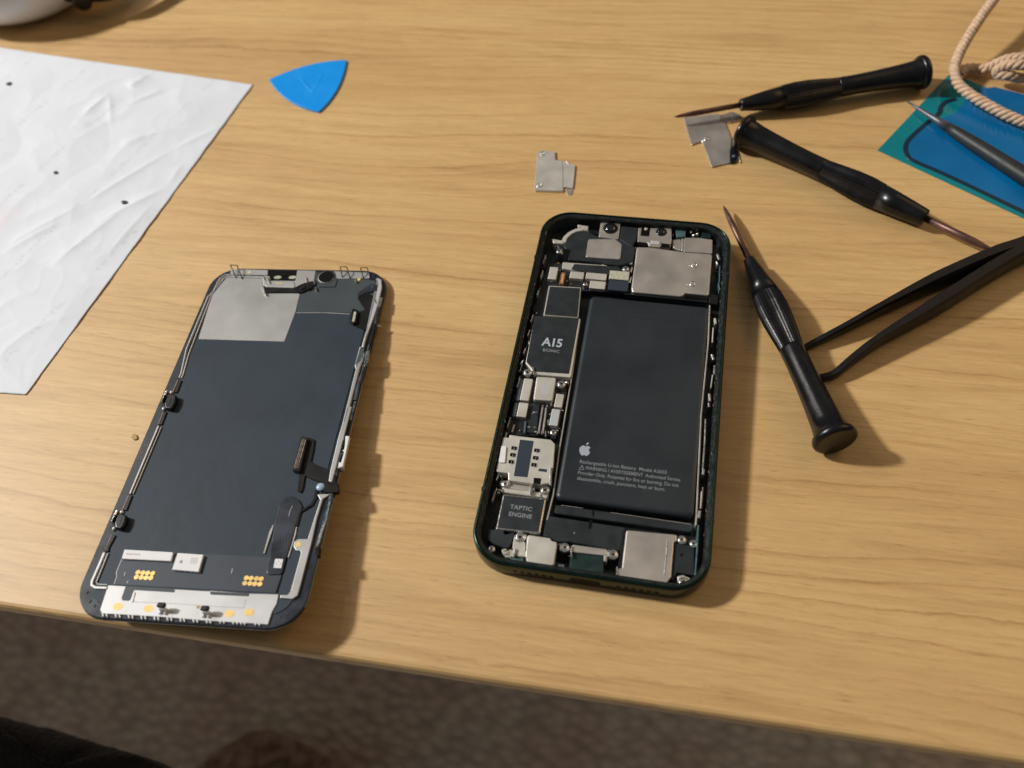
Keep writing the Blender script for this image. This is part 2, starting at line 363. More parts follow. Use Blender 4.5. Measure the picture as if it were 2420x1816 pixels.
# ------------------------------------------------------------------ the setting: table top, carpet
eL = Vector(TB.P(0, 1433, 0)); eR = Vector(TB.P(2420, 1803, 0))
tdir = (eR - eL).normalized(); tang = math.atan2(tdir.y, tdir.x)
table = empty('table', loc=(eL.x, eL.y, 0)); table.rotation_euler = (0, 0, tang)
tag(table, kind='structure')
mb = MB()
prof = [(22.0, -24), (1.5, -6.2), (0.0, -4.6), (0.0, -2.2), (0.18, -1.2), (0.75, -0.45), (1.6, -0.1), (3.0, 0), (760, 0), (760, -24)]
mb.loft([[(x, y, z) for y, z in prof] for x in (-1900, 760)], True, True)  # left end stretched out of view to keep the floor shaded
mb.f = [f[::-1] for f in mb.f]
mb.build('table_top', oak, table)
mb = MB()
mb.prism([(-1860, 90), (700, 90), (700, 108), (-1860, 108)], -100, -24.1, 0.5)
mb.build('apron', oak, table)
for lx, ly in ((-1860, 91), (660, 91), (-1860, 690), (660, 690)):
    MB().prism([(lx, ly + 19), (lx + 45, ly + 19), (lx + 45, ly + 64), (lx, ly + 64)], -719.5, -24.2, 1).build('leg', oak, table)
mb = MB(); mb.prism([(-2600, -1800), (2600, -1800), (2600, 2600), (-2600, 2600)], -730, -720, 0)
tag(mb.build('floor_carpet', carpet), kind='structure')

# ------------------------------------------------------------------ the opened phone
ph = empty('opened_phone', PH)
tag(ph, 'dark green phone body lying open, black battery and metal shields showing', 'phone')
A = Z(1140, 480, .13562); B = Z(1440, 480, .13562); C = Z(1100, 840, .13562); D = Z(1100, 1010, .13562); E_ = Z(1100, 1200, .13562); Fz = Z(1400, 1200, .13562)
Z1 = Z(1100, 480, .30122); Z2 = Z(1100, 940, .30122); R8 = Z(1560, 560, .4458)
PW, PHt, PR = 71.5, 146.7, 11.5
def ring(i, w, r0=PR): return [(x, y, w) for x, y in rrect(PW - 2 * i, PHt - 2 * i, max(1.5, r0 - i))]
mb = MB(); mb.loft([ring(1.3, 0), ring(0.5, 0.2), ring(0.12, 0.7), ring(0, 1.4), ring(0, 6.7), ring(0.12, 7.25), ring(0.42, 7.55), ring(0.7, 7.65), ring(1.05, 7.62), ring(1.1, 6.6)], True, False, True)
frame = mb.build('frame', green, ph)
mb = MB(); mb.loft([ring(1.05, 7.0), ring(1.1, 6.95), ring(2.4, 6.7), ring(2.5, 6.4), ring(2.6, 1.3)], False, True)
mb.build('inner_tray', inner, ph)
mb = MB(); mb.loft([ring(1.08, 7.1), ring(1.2, 7.12), ring(1.9, 6.95), ring(2.0, 6.6)], False, False)
mb.build('sealing_ledge', ledgem, ph)
# antenna breaks, port and holes on the bottom side
for v in (48.0, -50):
    for sgn in (-1, 1): MB().prism([(sgn * 35.8 - .0, v), (sgn * 34.5, v), (sgn * 34.5, v + 1.1), (sgn * 35.8, v + 1.1)], 1.5, 7.68, 0.02).build('antenna_break', ledgem, frame)
mb = MB(); mb.loft([[(x, yy, z + 3.8) for x, z in rrect(9.2, 3.2, 1.55, 5)] for yy in (-73.0, -73.4)], True, True); mb.build('charging_port', pit, frame)
mb = MB()
for k in range(6):
    for sgn in (-1, 1): mb.loft([[(sgn * (10 + 2.2 * k) + .75 * math.cos(a * .785), yy, 3.8 + .75 * math.sin(a * .785)) for a in range(8)] for yy in (-73.0, -73.38)], True, True)
mb.build('speaker_hole', pit, frame)
# camera bump that lifts the top end
mb = MB(); mb.prism(rrect(29, 29, 7, 6, 18.2, 54.5), -2.1, 0.01, 0.0); mb.f = [f[::-1] for f in mb.f]; mb.build('camera_bump', green, ph)

def part(name, poly, w0, w1, m, r=0.4, bev=0.12, parent=ph, label=None, fr=PH, steps=1):
    p = rnd(fr.PL(poly, w1), max(r, 1.9 * bev)) if r else fr.PL(poly, w1)
    return MB().prism(p, w0, w1, bev, steps).build(name, m, parent, label)
def snap(poly, w, fr=PH):
    q = fr.PL(poly, w); u = sorted(p[0] for p in q); v = sorted(p[1] for p in q); n = len(q) // 2
    a, b, c, d = sum(u[:n]) / n, sum(u[n:]) / (len(q) - n), sum(v[:n]) / n, sum(v[n:]) / (len(q) - n)
    return a, b, c, d
def rpart(name, poly, w0, w1, m, r=0.4, bev=0.12, parent=ph, label=None, fr=PH, steps=1, grow=0):
    a, b, c, d = snap(poly, w1, fr)
    return MB().prism(rnd([(a - grow, c - grow), (b + grow, c - grow), (b + grow, d + grow), (a - grow, d + grow)], max(r, 1.9 * bev)), w0, w1, bev, steps).build(name, m, parent, label)
def screw(fr, parent, px, w, r=0.8, base=None, m=steel):
    x, y = fr.P(*px, w); mb = MB(); mb.disc(x, y, (base if base is not None else w - 1.2), w - .25, r * 1.25, 16, .1)
    mb.dome(x, y, w - .25, r, .2, 14, 3)
    o = mb.build('screw', m, parent)
    MB().prism([(x + .36 * r * math.cos(k * 1.2566), y + .36 * r * math.sin(k * 1.2566)) for k in range(5)], w - .1, w + .0, 0).build('screw_recess', pit, o)
    return o

# battery
ba = snap(Z1((960, 730), (1905, 800)) + Z2((1808, 940), (722, 790)), 5.6)
bcx, bcy, bww, bhh = (ba[0] + ba[1]) / 2, (ba[2] + ba[3]) / 2, ba[1] - ba[0], ba[3] - ba[2]
bt = MB(); rg = [[(x, y, 1.4) for x, y in rrect(bww, bhh, 1.9, 6, bcx, bcy)]]
for k in range(7):
    a_ = math.pi / 2 * k / 6; d_ = 1.6 * (1 - math.cos(a_)); rg.append([(x, y, 4.3 + 1.3 * math.sin(a_)) for x, y in rrect(bww - 2 * d_, bhh - 2 * d_, 1.9 - d_ * .9, 6, bcx, bcy)])
bt.loft(rg, True, True, True)
battery = bt.build('battery', batt, ph)
bw = ba[1] - ba[0]
MB().prism(rnd([(ba[0] + bw * .28, ba[3] - 8.5), (ba[0] + bw * .86, ba[3] - 8.5), (ba[0] + bw * .86, ba[3] - 3.2), (ba[0] + bw * .28, ba[3] - 3.2)], .8), 5.55, 5.66, .05).build('sticker', batt, battery)
bx, by = PH.P(*Z2((890, 497))[0], 5.6)
_, y2 = PH.P(*Z2((1560, 575))[0], 5.6)
x2, _ = PH.P(*Z2((1683, 640))[0], 5.6)
lines = ["Rechargeable Li-ion Battery  Model A2655", "\u26a0 WARNING / AVERTISSEMENT  Authorized Service", "Provider Only. Potential for fire or burning. Do not", "disassemble, crush, puncture, heat or burn."]
lens_w = [0.865, 1.0, 0.99, 0.865]
lx0 = bx + 0.3; lwid = x2 - bx - 0.2
lyt = by - 0.2; _, lyb = PH.P(*Z2((872, 632))[0], 5.6); ldy = (lyt - lyb) / 3.0
for k, s in enumerate(lines):
    ss = s.replace("\u26a0", "  ")
    o = text(ss, 1.75, 0, 0, 0, 0, print_m, battery, 'printed_text', 'LEFT', 0.012)
    xs_ = [v.co.x for v in o.data.vertices]; wd_ = (max(xs_) - min(xs_)) / S; k_ = lwid * lens_w[k] / wd_
    off = 2.1 if k == 1 else 0
    if k == 1: k_ = (lwid - off) / wd_
    o.data.transform(Matrix.Translation(((lx0 + off) * S, (lyt - k * ldy) * S, 5.625 * S)) @ Matrix.Diagonal((k_, 1, 1, 1)) @ Matrix.Translation((-min(xs_), 0, 0)))
mb = MB(); tx, ty = lx0 + .95, lyt - ldy
for a, b_ in (((-.85, -.75), (.85, -.75)), ((.85, -.75), (0, .8)), ((0, .8), (-.85, -.75)), ((0, -.3), (0, .25))): mb.bar([(tx + a[0], ty + a[1]), (tx + b_[0], ty + b_[1])], .16, 5.6, 5.63, 0)
mb.build('warning_symbol', print_m, battery)
# fruit emblem
lxp, lyp = PH.P(*Z2((940, 405))[0], 5.6)
app = [(0, .62), (.12, .68), (.34, .74), (.56, .66), (.70, .50), (.58, .36), (.52, .14), (.58, -.08), (.76, -.24), (.66, -.52), (.48, -.78), (.30, -.92), (.12, -.84), (-.02, -.80), (-.18, -.86), (-.34, -.92), (-.54, -.74), (-.74, -.40), (-.84, 0), (-.78, .38), (-.56, .66), (-.30, .74), (-.12, .66)]
leaf = [(.0, .84), (.04, 1.10), (.2, 1.30), (.36, 1.36), (.34, 1.12), (.2, .92)]
mb = MB()
for pg in (app, leaf): mb.prism([(lxp + x * 2.25, lyp - .4 + y * 2.25) for x, y in pg], 5.6, 5.635, 0)
mb.build('emblem', mat('emblem_print', (0.36, 0.40, 0.46), 0.45), battery)
# tray edges either side of the battery
mb = MB(); mb.bar(PH.PL(Z1((1918, 800), (1905, 1100), (1850, 1660)) + Z2((1842, 300), (1810, 1000)), 5.9), .45, 1.4, 5.9, .1); mb.build('battery_rail', nickel, ph)
mb = MB(); mb.bar(PH.PL(Z1((893, 940), (840, 1330)) + Z2((800, 40), (735, 420), (690, 760), (640, 960)), 4.6), .45, 1.4, 4.6, .1); mb.build('battery_rail', nickel, ph)
mb = MB(); mb.bar(PH.PL(Z1((1245, 712), (1900, 775)), 4.9), .3, 1.4, 4.9, .05); mb.build('battery_rail', tape, ph)
# strips below the battery
fp = rpart('battery_flap', Z2((700, 835), (1785, 985), (1780, 1065), (690, 900)), 1.4, 3.6, tape, .5, .5, steps=3)
mb = MB(); mb.bar(PH.PL(Z2((750, 845), (920, 868)), 3.6), .12, 3.5, 3.66, 0); mb.bar(PH.PL(Z2((1140, 902), (1770, 995)), 3.6), .12, 3.5, 3.66, 0); mb.build('fold_line', nickel, fp)
part('charging_flex', Z2((640, 925), (1255, 1020), (1212, 1205), (1100, 1185), (810, 1130), (720, 1130), (680, 1105), (610, 1085)), 1.4, 4.4, tape, .5, .2)
mb = MB(); mb.bar(PH.PL(Z2((985, 960), (975, 1030)), 4.45), .9, 4.35, 4.47, 0); mb.bar(PH.PL(Z2((1003, 880), (1000, 930)), 3.75), .5, 3.5, 3.7, 0); mb.build('flex_slot', pit, ph)

# logic board and shields, left column
MB().prism(rnd(PH.PL(Z1((650, 470), (1290, 500), (1280, 700), (900, 690), (800, 1370)) + C((1760, 640), (1600, 1400), (650, 1400), (800, 1050), (1000, 250)) + Z1((520, 900)), 3.6), .4), 1.4, 3.6, .1).build('logic_board', mat('circuit_board', (0.012, 0.014, 0.016), 0.4, 0, 0.4, 900, .4, 1500), ph)
sh = part('processor_shield', Z1((545, 885), (905, 905), (830, 1370), (545, 1345), (470, 1255)), 3.6, 5.6, nickel2, .5, .35, steps=3)
part('black_sticker', Z1((545, 887), (890, 905), (812, 1340), (548, 1322), (478, 1245)), 5.55, 5.72, tape, .3, .05, parent=sh)
cx_, cy_ = PH.P(*Z1((683, 1098))[0], 5.72); o = text('A15', 5.0, cx_, cy_, 5.74, 0.0, print_b, sh, 'printed_text', 'CENTER', .12, .9, .93)
cx_, cy_ = PH.P(*Z1((674, 1152))[0], 5.72); o = text('BIONIC', 1.65, cx_, cy_ - .5, 5.74, 0.0, print_m, sh, 'printed_text', 'CENTER', .03, 1.0, 1.1)
s2 = part('memory_shield', Z1((655, 648), (908, 662), (886, 900), (612, 880)), 3.6, 5.5, nickel2, .4, .15)
part('black_sticker', Z1((662, 655), (900, 668), (878, 895), (620, 876)), 5.45, 5.6, tape, .3, .05, parent=s2)
for pts, m, w1 in ((A((1165, 1110), (1320, 1120), (1285, 1335), (1155, 1322)), nickel2, 5.2), (A((1530, 1190), (1772, 1203), (1760, 1322), (1522, 1310)), nickel2, 5.3),
                   (A((1808, 1210), (2168, 1235), (2160, 1342), (1800, 1322)), nickel2, 5.3), (A((1875, 1352), (2150, 1372), (2140, 1502), (1866, 1482)), nickel2, 5.2),
                   (C((1020, 400), (1168, 410), (1108, 792), (948, 780)), nickel2, 5.4), (C((932, 820), (1092, 832), (1060, 1085), (892, 1060)), nickel2, 5.4),
                   (C((1580, 665), (1715, 680), (1682, 915), (1548, 895)), nickel2, 5.3), (C((1500, 930), (1645, 942), (1610, 1238), (1468, 1212)), strip, 5.4)):
    rpart('chip_shield', pts, 3.6, w1, m, .35, .18, steps=2)
part('flex_plate', A((1400, 1030), (2160, 1085), (2270, 1160), (2260, 1180), (1570, 1172), (1388, 1140)), 3.6, 5.0, nickel2, .4, .15)
part('flex_cover', Z1((855, 478), (1200, 500), (1230, 560), (1100, 565), (830, 520)), 5.0, 5.15, tape, .3, .05)
rpart('gold_coil', A((1372, 1213), (1448, 1210), (1415, 1415), (1342, 1405)), 3.6, 5.2, copper, .1, .1)
mb = MB(); q = snap(A((1390, 1240), (1430, 1240), (1400, 1390), (1365, 1385)), 5.25); mb.prism([(q[0], q[2]), (q[1], q[2]), (q[1], q[3]), (q[0], q[3])], 5.1, 5.26, .02); mb.build('coil_core', mat('orange_coil', (.55, .30, .14), .4), ph)
rpart('connector_cover', Z1((1132, 522), (1285, 545), (1282, 603), (1128, 598)), 3.6, 5.4, cream, .3, .15)
rpart('connector_block', Z1((1125, 606), (1280, 612), (1272, 692), (1118, 682)), 3.6, 5.3, slate, .3, .12)
for p_, r_ in ((Z1((940, 632)), .75), (Z1((1258, 512)), 1.0), (C((1080, 295)), 1.25), (C((1670, 495)), 1.25), (C((1530, 1335)), .9), (Z1((735, 375)), .9), (C((1770, 460)), .5)): screw(PH, ph, p_[0], 5.9, r_, 3.0)
part('bracket_clip', C((1150, 190), (1195, 200), (1210, 350), (1180, 330)), 3.6, 6.3, steel, .2, .15)
part('blue_grey_side_wall', C((945, 400), (1002, 402), (930, 790), (860, 790)), 2.6, 5.0, bluegrey, .2, .25)
part('blue_grey_side_wall', C((850, 815), (915, 820), (860, 1075), (806, 1060)), 2.6, 5.0, bluegrey, .2, .25)
can = part('square_metal_can', C((1238, 365), (1585, 388), (1520, 795), (1178, 772)), 3.6, 5.7, nickel2, .5, .45, steps=3)
MB().prism(PH.PL(C((1320, 480), (1465, 500), (1440, 690), (1300, 670)), 5.7), 5.66, 5.715, 0).build('etched_mark', strip, can)
# display connector
cn = part('board_connector', C((1320, 860), (1450, 880), (1380, 1390), (1245, 1370)), 3.6, 4.7, black, .2, .1)
for dx in (0, 1):
    mb = MB(); mb.bar(PH.PL(C((1345 + dx * 62, 900 + dx * 10), (1275 + dx * 72, 1355 + dx * 8)), 5.1), .55, 4.4, 5.1, .15); mb.build('contact_row', nickel, cn)
    mb = MB(); mb.bar(PH.PL(C((1350 + dx * 72, 860), (1346 + dx * 72, 905)), 5.2), .45, 4.4, 5.25, .1); mb.bar(PH.PL(C((1262 + dx * 76, 1310), (1252 + dx * 78, 1375)), 5.2), .45, 4.4, 5.25, .1); mb.build('contact_clip', steel, cn)
mb = MB(); mb.bar(PH.PL(C((1440, 1120), (1440, 1220)), 5.0), .35, 3.6, 5.0, .1); mb.bar(PH.PL(C((1395, 1310), (1398, 1410)), 5.0), .4, 3.6, 5.0, .1); mb.bar(PH.PL(C((1490, 830), (1492, 880)), 5.0), .4, 3.6, 5.0, .1); mb.build('spring_contact', steel, ph)
part('flex_tail', C((1110, 840), (1290, 850), (1240, 1360), (1060, 1340)), 3.6, 4.2, tape, .3, .1)
mb = MB(); mb.bar(PH.PL(C((1050, 1140), (1030, 1350)), 4.8), .7, 3.0, 4.8, .25); mb.build('blue_wire_guard', bluegrey, ph)
mb = MB(); mb.bar(PH.PL(C((850, 1200), (810, 1330)), 4.6), .6, 3.0, 4.6, .2); mb.build('spring_contact', nickel, ph)

# sim reader
sim = part('card_reader', D((650, 168), (765, 182), (768, 128), (960, 158), (1490, 215), (1560, 290), (1530, 700), (1490, 760), (1460, 980), (1410, 980), (1315, 1000), (1185, 985), (745, 925), (745, 800), (545, 778), (538, 715)), 2.2, 6.0, nickel2, .45, .25, steps=2)
part('black_sticker', D((950, 215), (1188, 240), (1082, 872), (842, 850)), 5.95, 6.07, slate, .2, .03, parent=sim)
part('white_pad', D((628, 318), (716, 332), (690, 622), (578, 612)), 5.95, 6.45, white, .5, .1, parent=sim)
for x, y in ((850, 370), (828, 488), (800, 610), (1248, 410), (1225, 540), (1198, 662)):
    px = D((x, y))[0]; u, v = PH.P(*px, 6.0)
    MB().prism(rnd([(u - .95, v - .55), (u + .75, v - .55), (u + .75, v + .75), (u - .95, v + .75)], .25), 5.9, 6.04, 0).build('contact_window', pit, sim)
    MB().bar([(u - .05, v + .35), (u + .15, v - .8)], .22, 5.9, 6.25, .08).build('contact_spring', steel, sim)
    MB().bar([(u + .78, v + .8), (u + .92, v - .7)], .16, 5.9, 6.12, .05).build('contact_spring', steel, sim)
MB().prism(PH.PL(D((1282, 720), (1420, 735), (1418, 785), (1270, 765)), 6.0), 5.95, 6.03, 0).build('slot', slate, sim)
MB().prism(PH.PL(D((1190, 880), (1322, 892), (1306, 995), (1184, 982)), 6.0), 5.9, 6.04, 0).build('slot', pit, sim)
part('latch', D((1470, 690), (1512, 700), (1500, 1010), (1465, 1010)), 3, 6.2, steel, .2, .15, parent=sim)
# bracket row under the reader
part('bracket_plate', D((640, 1040), (780, 1075), (1130, 1110), (1450, 1140), (1420, 1240), (1300, 1215), (640, 1130)), 2.2, 4.6, nickel2, .3, .2)
part('bracket_arm', D((610, 930), (740, 925), (840, 960), (1150, 1010), (1130, 1120), (640, 1060), (590, 1000)), 2.2, 4.3, nickel, .4, .2)
part('bracket_strip', D((850, 945), (1140, 985), (1135, 1015), (845, 975)), 4.2, 4.6, copper, .1, .1)
for x, y, r_ in ((690, 985, 1.0), (1385, 1090, 1.25)): screw(PH, ph, D((x, y))[0], 5.2, r_, 2.5)
mb = MB(); mb.prism(rnd(PH.PL(D((1140, 1010), (1170, 990), (1165, 1130), (1120, 1160)), 5.7), .1), 3, 5.7, .3); mb.prism(rnd(PH.PL(D((1180, 1040), (1205, 1050), (1210, 1120), (1185, 1100)), 5.6), .1), 3, 5.6, .3); mb.build('bracket_clip', steel, ph)
mb = MB(); mb.prism(rnd(PH.PL(D((635, 1060), (655, 1075), (650, 1130), (632, 1110)), 5.0), .1), 3, 5.0, .2); mb.prism(rnd(PH.PL(D((1300, 1140), (1318, 1150), (1310, 1230), (1298, 1220)), 5.0), .1), 3, 5.0, .2); mb.prism(rnd(PH.PL(D((760, 925), (775, 935), (785, 1000), (770, 1000)), 5.0), .1), 3, 5.0, .2); mb.build('bracket_clip', steel, ph)
# vibration motor
tp = MB().prism(rnd(PH.PL(Z2((292, 755), (634, 790), (588, 1068), (233, 1035)), 5.0), .5), 1.6, 5.0, .75, 4).build('vibration_motor', steel, ph)
part('black_sticker', Z2((303, 768), (622, 800), (572, 1052), (250, 1020)), 4.95, 5.1, tape, .3, .04, parent=tp)
cx_, cy_ = PH.P(*Z2((437, 868))[0], 5.1); text('TAPTIC', 2.0, cx_, cy_, 5.13, 0.0, print_m, tp, 'printed_text', 'CENTER', .05, 1.0, 1.05)
cx_, cy_ = PH.P(*Z2((430, 925))[0], 5.1); text('ENGINE', 2.0, cx_, cy_, 5.13, 0.0, print_m, tp, 'printed_text', 'CENTER', .05, 1.0, 1.05)
# bottom row
part('microphone_block', E_((390, 372), (672, 395), (680, 470), (865, 420), (812, 600), (760, 700), (700, 712), (500, 640), (378, 570)), 1.4, 4.6, tape, .4, .25)
part('bottom_bracket', E_((860, 460), (1040, 600), (1040, 860), (890, 850), (820, 700), (830, 600)), 1.4, 4.8, nickel2, .3, .25)
part('side_speaker', E_((1080, 470), (1480, 528), (1505, 575), (1602, 602), (1542, 1015), (1062, 945), (1040, 850), (1050, 700)), 1.4, 5.4, nickel2, .5, .4, steps=3)
part('bottom_bracket', E_((625, 715), (750, 735), (860, 700), (890, 850), (820, 870), (710, 870), (640, 790)), 1.4, 3.8, nickel, .3, .2)
part('teal_patch', E_((770, 880), (1010, 872), (1022, 975), (800, 935)), 1.4, 4.4, teal, .3, .2)  # inner bottom wall where light falls, its lit tone put into a teal slab
for x, y, r_, w_ in ((950, 510, 1.35, 5.2), (455, 715, .9, 4.6), (1730, 690, 1.2, 5.2)): screw(PH, ph, E_((x, y))[0], w_, r_, 1.4)
mb = MB()
for pts in (((1040, 460), (1070, 465), (1065, 560), (1035, 560)), ((870, 700), (890, 720), (860, 860), (835, 830)), ((1845, 640), (1862, 690), (1858, 880), (1828, 780)), ((1040, 840), (1055, 860), (1068, 940), (1050, 940)), ((1650, 610), (1668, 625), (1655, 760), (1645, 740)), ((1040, 590), (1050, 600), (1048, 760), (1036, 740))):
    mb.prism(rnd(PH.PL(E_(*pts), 5.5), .1), 3, 5.5, .2)
mb.build('bracket_clip', steel, ph)
part('port_bracket', Z2((835, 1150), (1115, 1188), (1108, 1242), (838, 1212)), 1.4, 4.9, nickel, .3, .35, steps=3)
part('port_bracket', Z2((1090, 1190), (1118, 1195), (1110, 1290), (1085, 1280)), 1.4, 4.8, nickel, .2, .2)
part('port_housing', Z2((830, 1215), (1092, 1243), (1080, 1405), (808, 1368)), 1.4, 4.4, dkteal, .3, .3)
screw(PH, ph, Z2((1158, 1228))[0], 5.2, 1.25, 1.4)
mb = MB(); mb.prism(rnd(PH.PL(Fz((280, 715), (295, 730), (315, 870), (290, 850)), 5.4), .1), 3, 5.4, .2); mb.prism(rnd(PH.PL(Fz((420, 1020), (440, 1020), (455, 1150), (415, 1200)), 5.6), .1), 3, 5.6, .3); mb.build('bracket_clip', steel, ph)
rpart('teal_patch', Z2((725, 1305), (775, 1308), (770, 1350), (722, 1345)), 1.4, 3.2, mat('pale_teal', (.35, .5, .55), .3, .2), .2, .1)
rpart('corner_pocket', Z2((715, 1210), (820, 1215), (800, 1290), (705, 1280)), 1.4, 2.0, pit, .2, .1)  # black pocket beside the port, its darkness drawn as a low slab
rpart('corner_pocket', Z2((1095, 1275), (1190, 1285), (1180, 1350), (1088, 1340)), 1.4, 2.0, pit, .2, .1)
# loudspeaker
sp = part('loudspeaker', Fz((590, 385), (1480, 470), (1470, 590), (1425, 600), (1375, 1210), (1290, 1320), (1200, 1315), (430, 1195), (420, 1130), (460, 1040), (510, 1060)), 1.4, 5.2, nickel, .8, .42, steps=3)
MB().bar(PH.PL(Fz((1305, 560), (1290, 830), (1250, 1180)), 5.25), .35, 5.1, 5.42, .16).build('pressed_ridge', steel, sp)
part('side_wall', Fz((520, 400), (585, 395), (510, 1050), (455, 1030)), 1.4, 4.5, black, .2, .1)
part('antenna_block', Fz((1435, 610), (1780, 680), (1770, 1180), (1480, 1130), (1380, 1290), (1370, 1200)), 1.4, 4.4, tape, .4, .2)
u, v = PH.P(*Fz((1555, 825))[0], 4.4); MB().disc(u, v, 4.2, 4.42, .55).build('round_hole', pit, ph)
for x, y, r_ in ((1560, 555, 1.1), (1765, 620, 1.0), (1590, 1290, 1.3)): screw(PH, ph, Fz((x, y))[0], 5.0, r_, 1.4)
part('corner_bracket', Fz((1480, 1190), (1580, 1170), (1720, 1230), (1700, 1310), (1610, 1370), (1500, 1350)), 1.4, 4.4, nickel2, .4, .3)
mb = MB(); mb.bar(PH.PL(Fz((1850, 300), (1830, 700), (1790, 1240)), 6.3), .4, 1.4, 6.3, .12); mb.build('green_side_rail', teal, ph)

# top row: sensors, cameras
ep = part('camera_flex_cover', Z1((805, 445), (772, 330), (790, 270), (850, 228), (945, 215), (1050, 270), (1215, 290), (1335, 345), (1310, 465), (1200, 490), (1000, 462)), 1.4, 5.0, tape, .8, .3)
part('bare_metal_pad', Z1((965, 283), (1175, 283), (1228, 325), (1214, 442), (943, 424)), 4.95, 5.25, nickel, .9, .12, parent=ep)
mb = MB(); arc = [(770, 305), (785, 268), (820, 235), (868, 212), (930, 200)]; mb.bar(PH.PL(Z1(*arc), 5.4), 1.7, 1.4, 5.4, .25); mb.prism(PH.PL(Z1((880, 170), (965, 180), (960, 215), (925, 218), (920, 190), (885, 192)), 5.2), 1.4, 5.2, .2); mb.prism(rnd(PH.PL(A((1200, 620), (1430, 660), (1420, 710), (1240, 700)), 4.8), .2), 1.4, 4.8, .2); mb.build('curved_bracket', nickel2, ph)
mb = MB(); mb.prism(rnd(PH.PL(A((1305, 740), (1330, 735), (1345, 830), (1315, 820)), 5.5), .1), 2, 5.5, .25); mb.prism(rnd(PH.PL(A((1350, 795), (1400, 800), (1408, 890), (1375, 880)), 5.5), .1), 2, 5.5, .3); mb.build('spring_contact', steel, ph)
part('flash_hole', A((1425, 800), (1535, 810), (1480, 1000), (1412, 992)), 5.0, 5.08, pit, .2, .02)
def camera_unit(bodypts, lensc, r, w=5.6, label=None):
    c_ = part('camera_module', bodypts, 1.4, w, nickel, .6, .3, steps=3, label=label)
    u, v = PH.P(*lensc, w + .3); mb = MB(); mb.disc(u, v, w - .4, w + .25, r * 1.12, 24, .12); mb.build('lens_ring', black, c_)
    MB().dome(u, v, w + .2, r * .85, r * .35, 24, 6).build('lens', lens, c_)
    return c_
camera_unit(Z1((1062, 152), (1218, 158), (1202, 285), (1045, 265)), Z1((1138, 196))[0], 2.55, 5.4)
part('black_cover', B((215, 400), (500, 430), (470, 640), (400, 760), (180, 640)), 1.4, 5.2, tape, .5, .2)
c2 = part('sensor_module', B((505, 430), (1085, 440), (1090, 640), (1060, 770), (890, 745), (880, 770), (690, 750), (670, 690), (490, 670)), 1.4, 5.2, nickel, .5, .3, steps=3)
rpart('projector_window', B((560, 410), (715, 415), (700, 580), (545, 575)), 5.1, 5.26, pit, .3, .04, parent=c2)
u, v = PH.P(*B((640, 450))[0], 5.4); MB().dome(u, v, 5.2, .7, .3).build('projector_dot', cream, c2)
u, v = PH.P(*B((908, 500))[0], 5.5); MB().disc(u, v, 5.1, 5.5, 2.05, 24, .15).build('lens_ring', black, c2); MB().dome(u, v, 5.45, 1.55, .6, 20, 5).build('lens', lens, c2)
MB().dome(u + .05, v + .5, 5.9, .32, .12, 8, 2).build('lens_glint', mat('green_glint', (.05, .35, .08), .2), c2)  # green glint on the lens, painted as a small coloured dome
rpart('white_tab', B((725, 650), (885, 665), (870, 725), (715, 715)), 5.1, 5.5, strip, .2, .1, parent=c2)
part('black_recess', B((490, 690), (670, 700), (680, 760), (500, 740)), 1.4, 4.6, pit, .2, 0); part('black_recess', B((905, 700), (1060, 720), (1050, 780), (900, 770)), 5.2, 5.24, pit, .2, 0)
part('teal_patch', B((1155, 470), (1335, 475), (1330, 590), (1175, 590)), 1.4, 4.6, teal, .3, .2)
part('green_block', B((1620, 475), (1780, 490), (1775, 610), (1600, 600)), 1.4, 4.6, dkteal, .2, .2)
mb = MB()
for x, y in ((1425, 470), (1470, 545), (1540, 520)): u, v = PH.P(*B((x, y))[0], 5); mb.dome(u, v, 3.5, .8, 1.4, 10, 4)
mb.build('spring_contact', steel, ph)
part('side_bracket', B((1100, 640), (1250, 620), (1240, 830), (1110, 780)), 1.4, 4.4, nickel, .3, .3); part('side_bracket', B((1262, 615), (1300, 620), (1285, 830), (1250, 825)), 1.4, 5.0, nickel, .2, .2)
part('camera_shield_tab', B((1310, 605), (1560, 605), (1800, 640), (1795, 880), (1295, 845)), 1.4, 5.3, nickel, .3, .15)
cs = part('camera_shield', B((480, 762), (700, 770), (1300, 850), (1795, 890), (1740, 1610), (1320, 1570), (1290, 1610), (1240, 1625), (400, 1550), (385, 1480)), 1.4, 5.9, nickel, .7, .5, steps=4)
for x, y in ((1500, 1090), (1470, 1415)):
    u, v = PH.P(*B((x, y))[0], 5.9); MB().cup(u - .3, v, 5.87, 1.3).build('dimple', steel, cs)
    mb = MB(); mb.dome(u - 1.3, v - .3, 5.85, .4, .2, 8, 3); mb.dome(u - 2.2, v - .4, 5.85, .3, .15, 8, 3); mb.build('dimple', steel, cs)
mb = MB()
for y0, y1 in ((900, 1060), (1110, 1200), (1280, 1380)): mb.prism(rnd(PH.PL(B((405 - (y0 - 900) * .1, y0), (430 - (y0 - 900) * .1, y0), (415 - (y1 - 900) * .1, y1), (370 - (y1 - 900) * .1, y1)), 4.8), .1), 1.4, 4.8, .3)
mb.build('shield_clip', steel, cs)
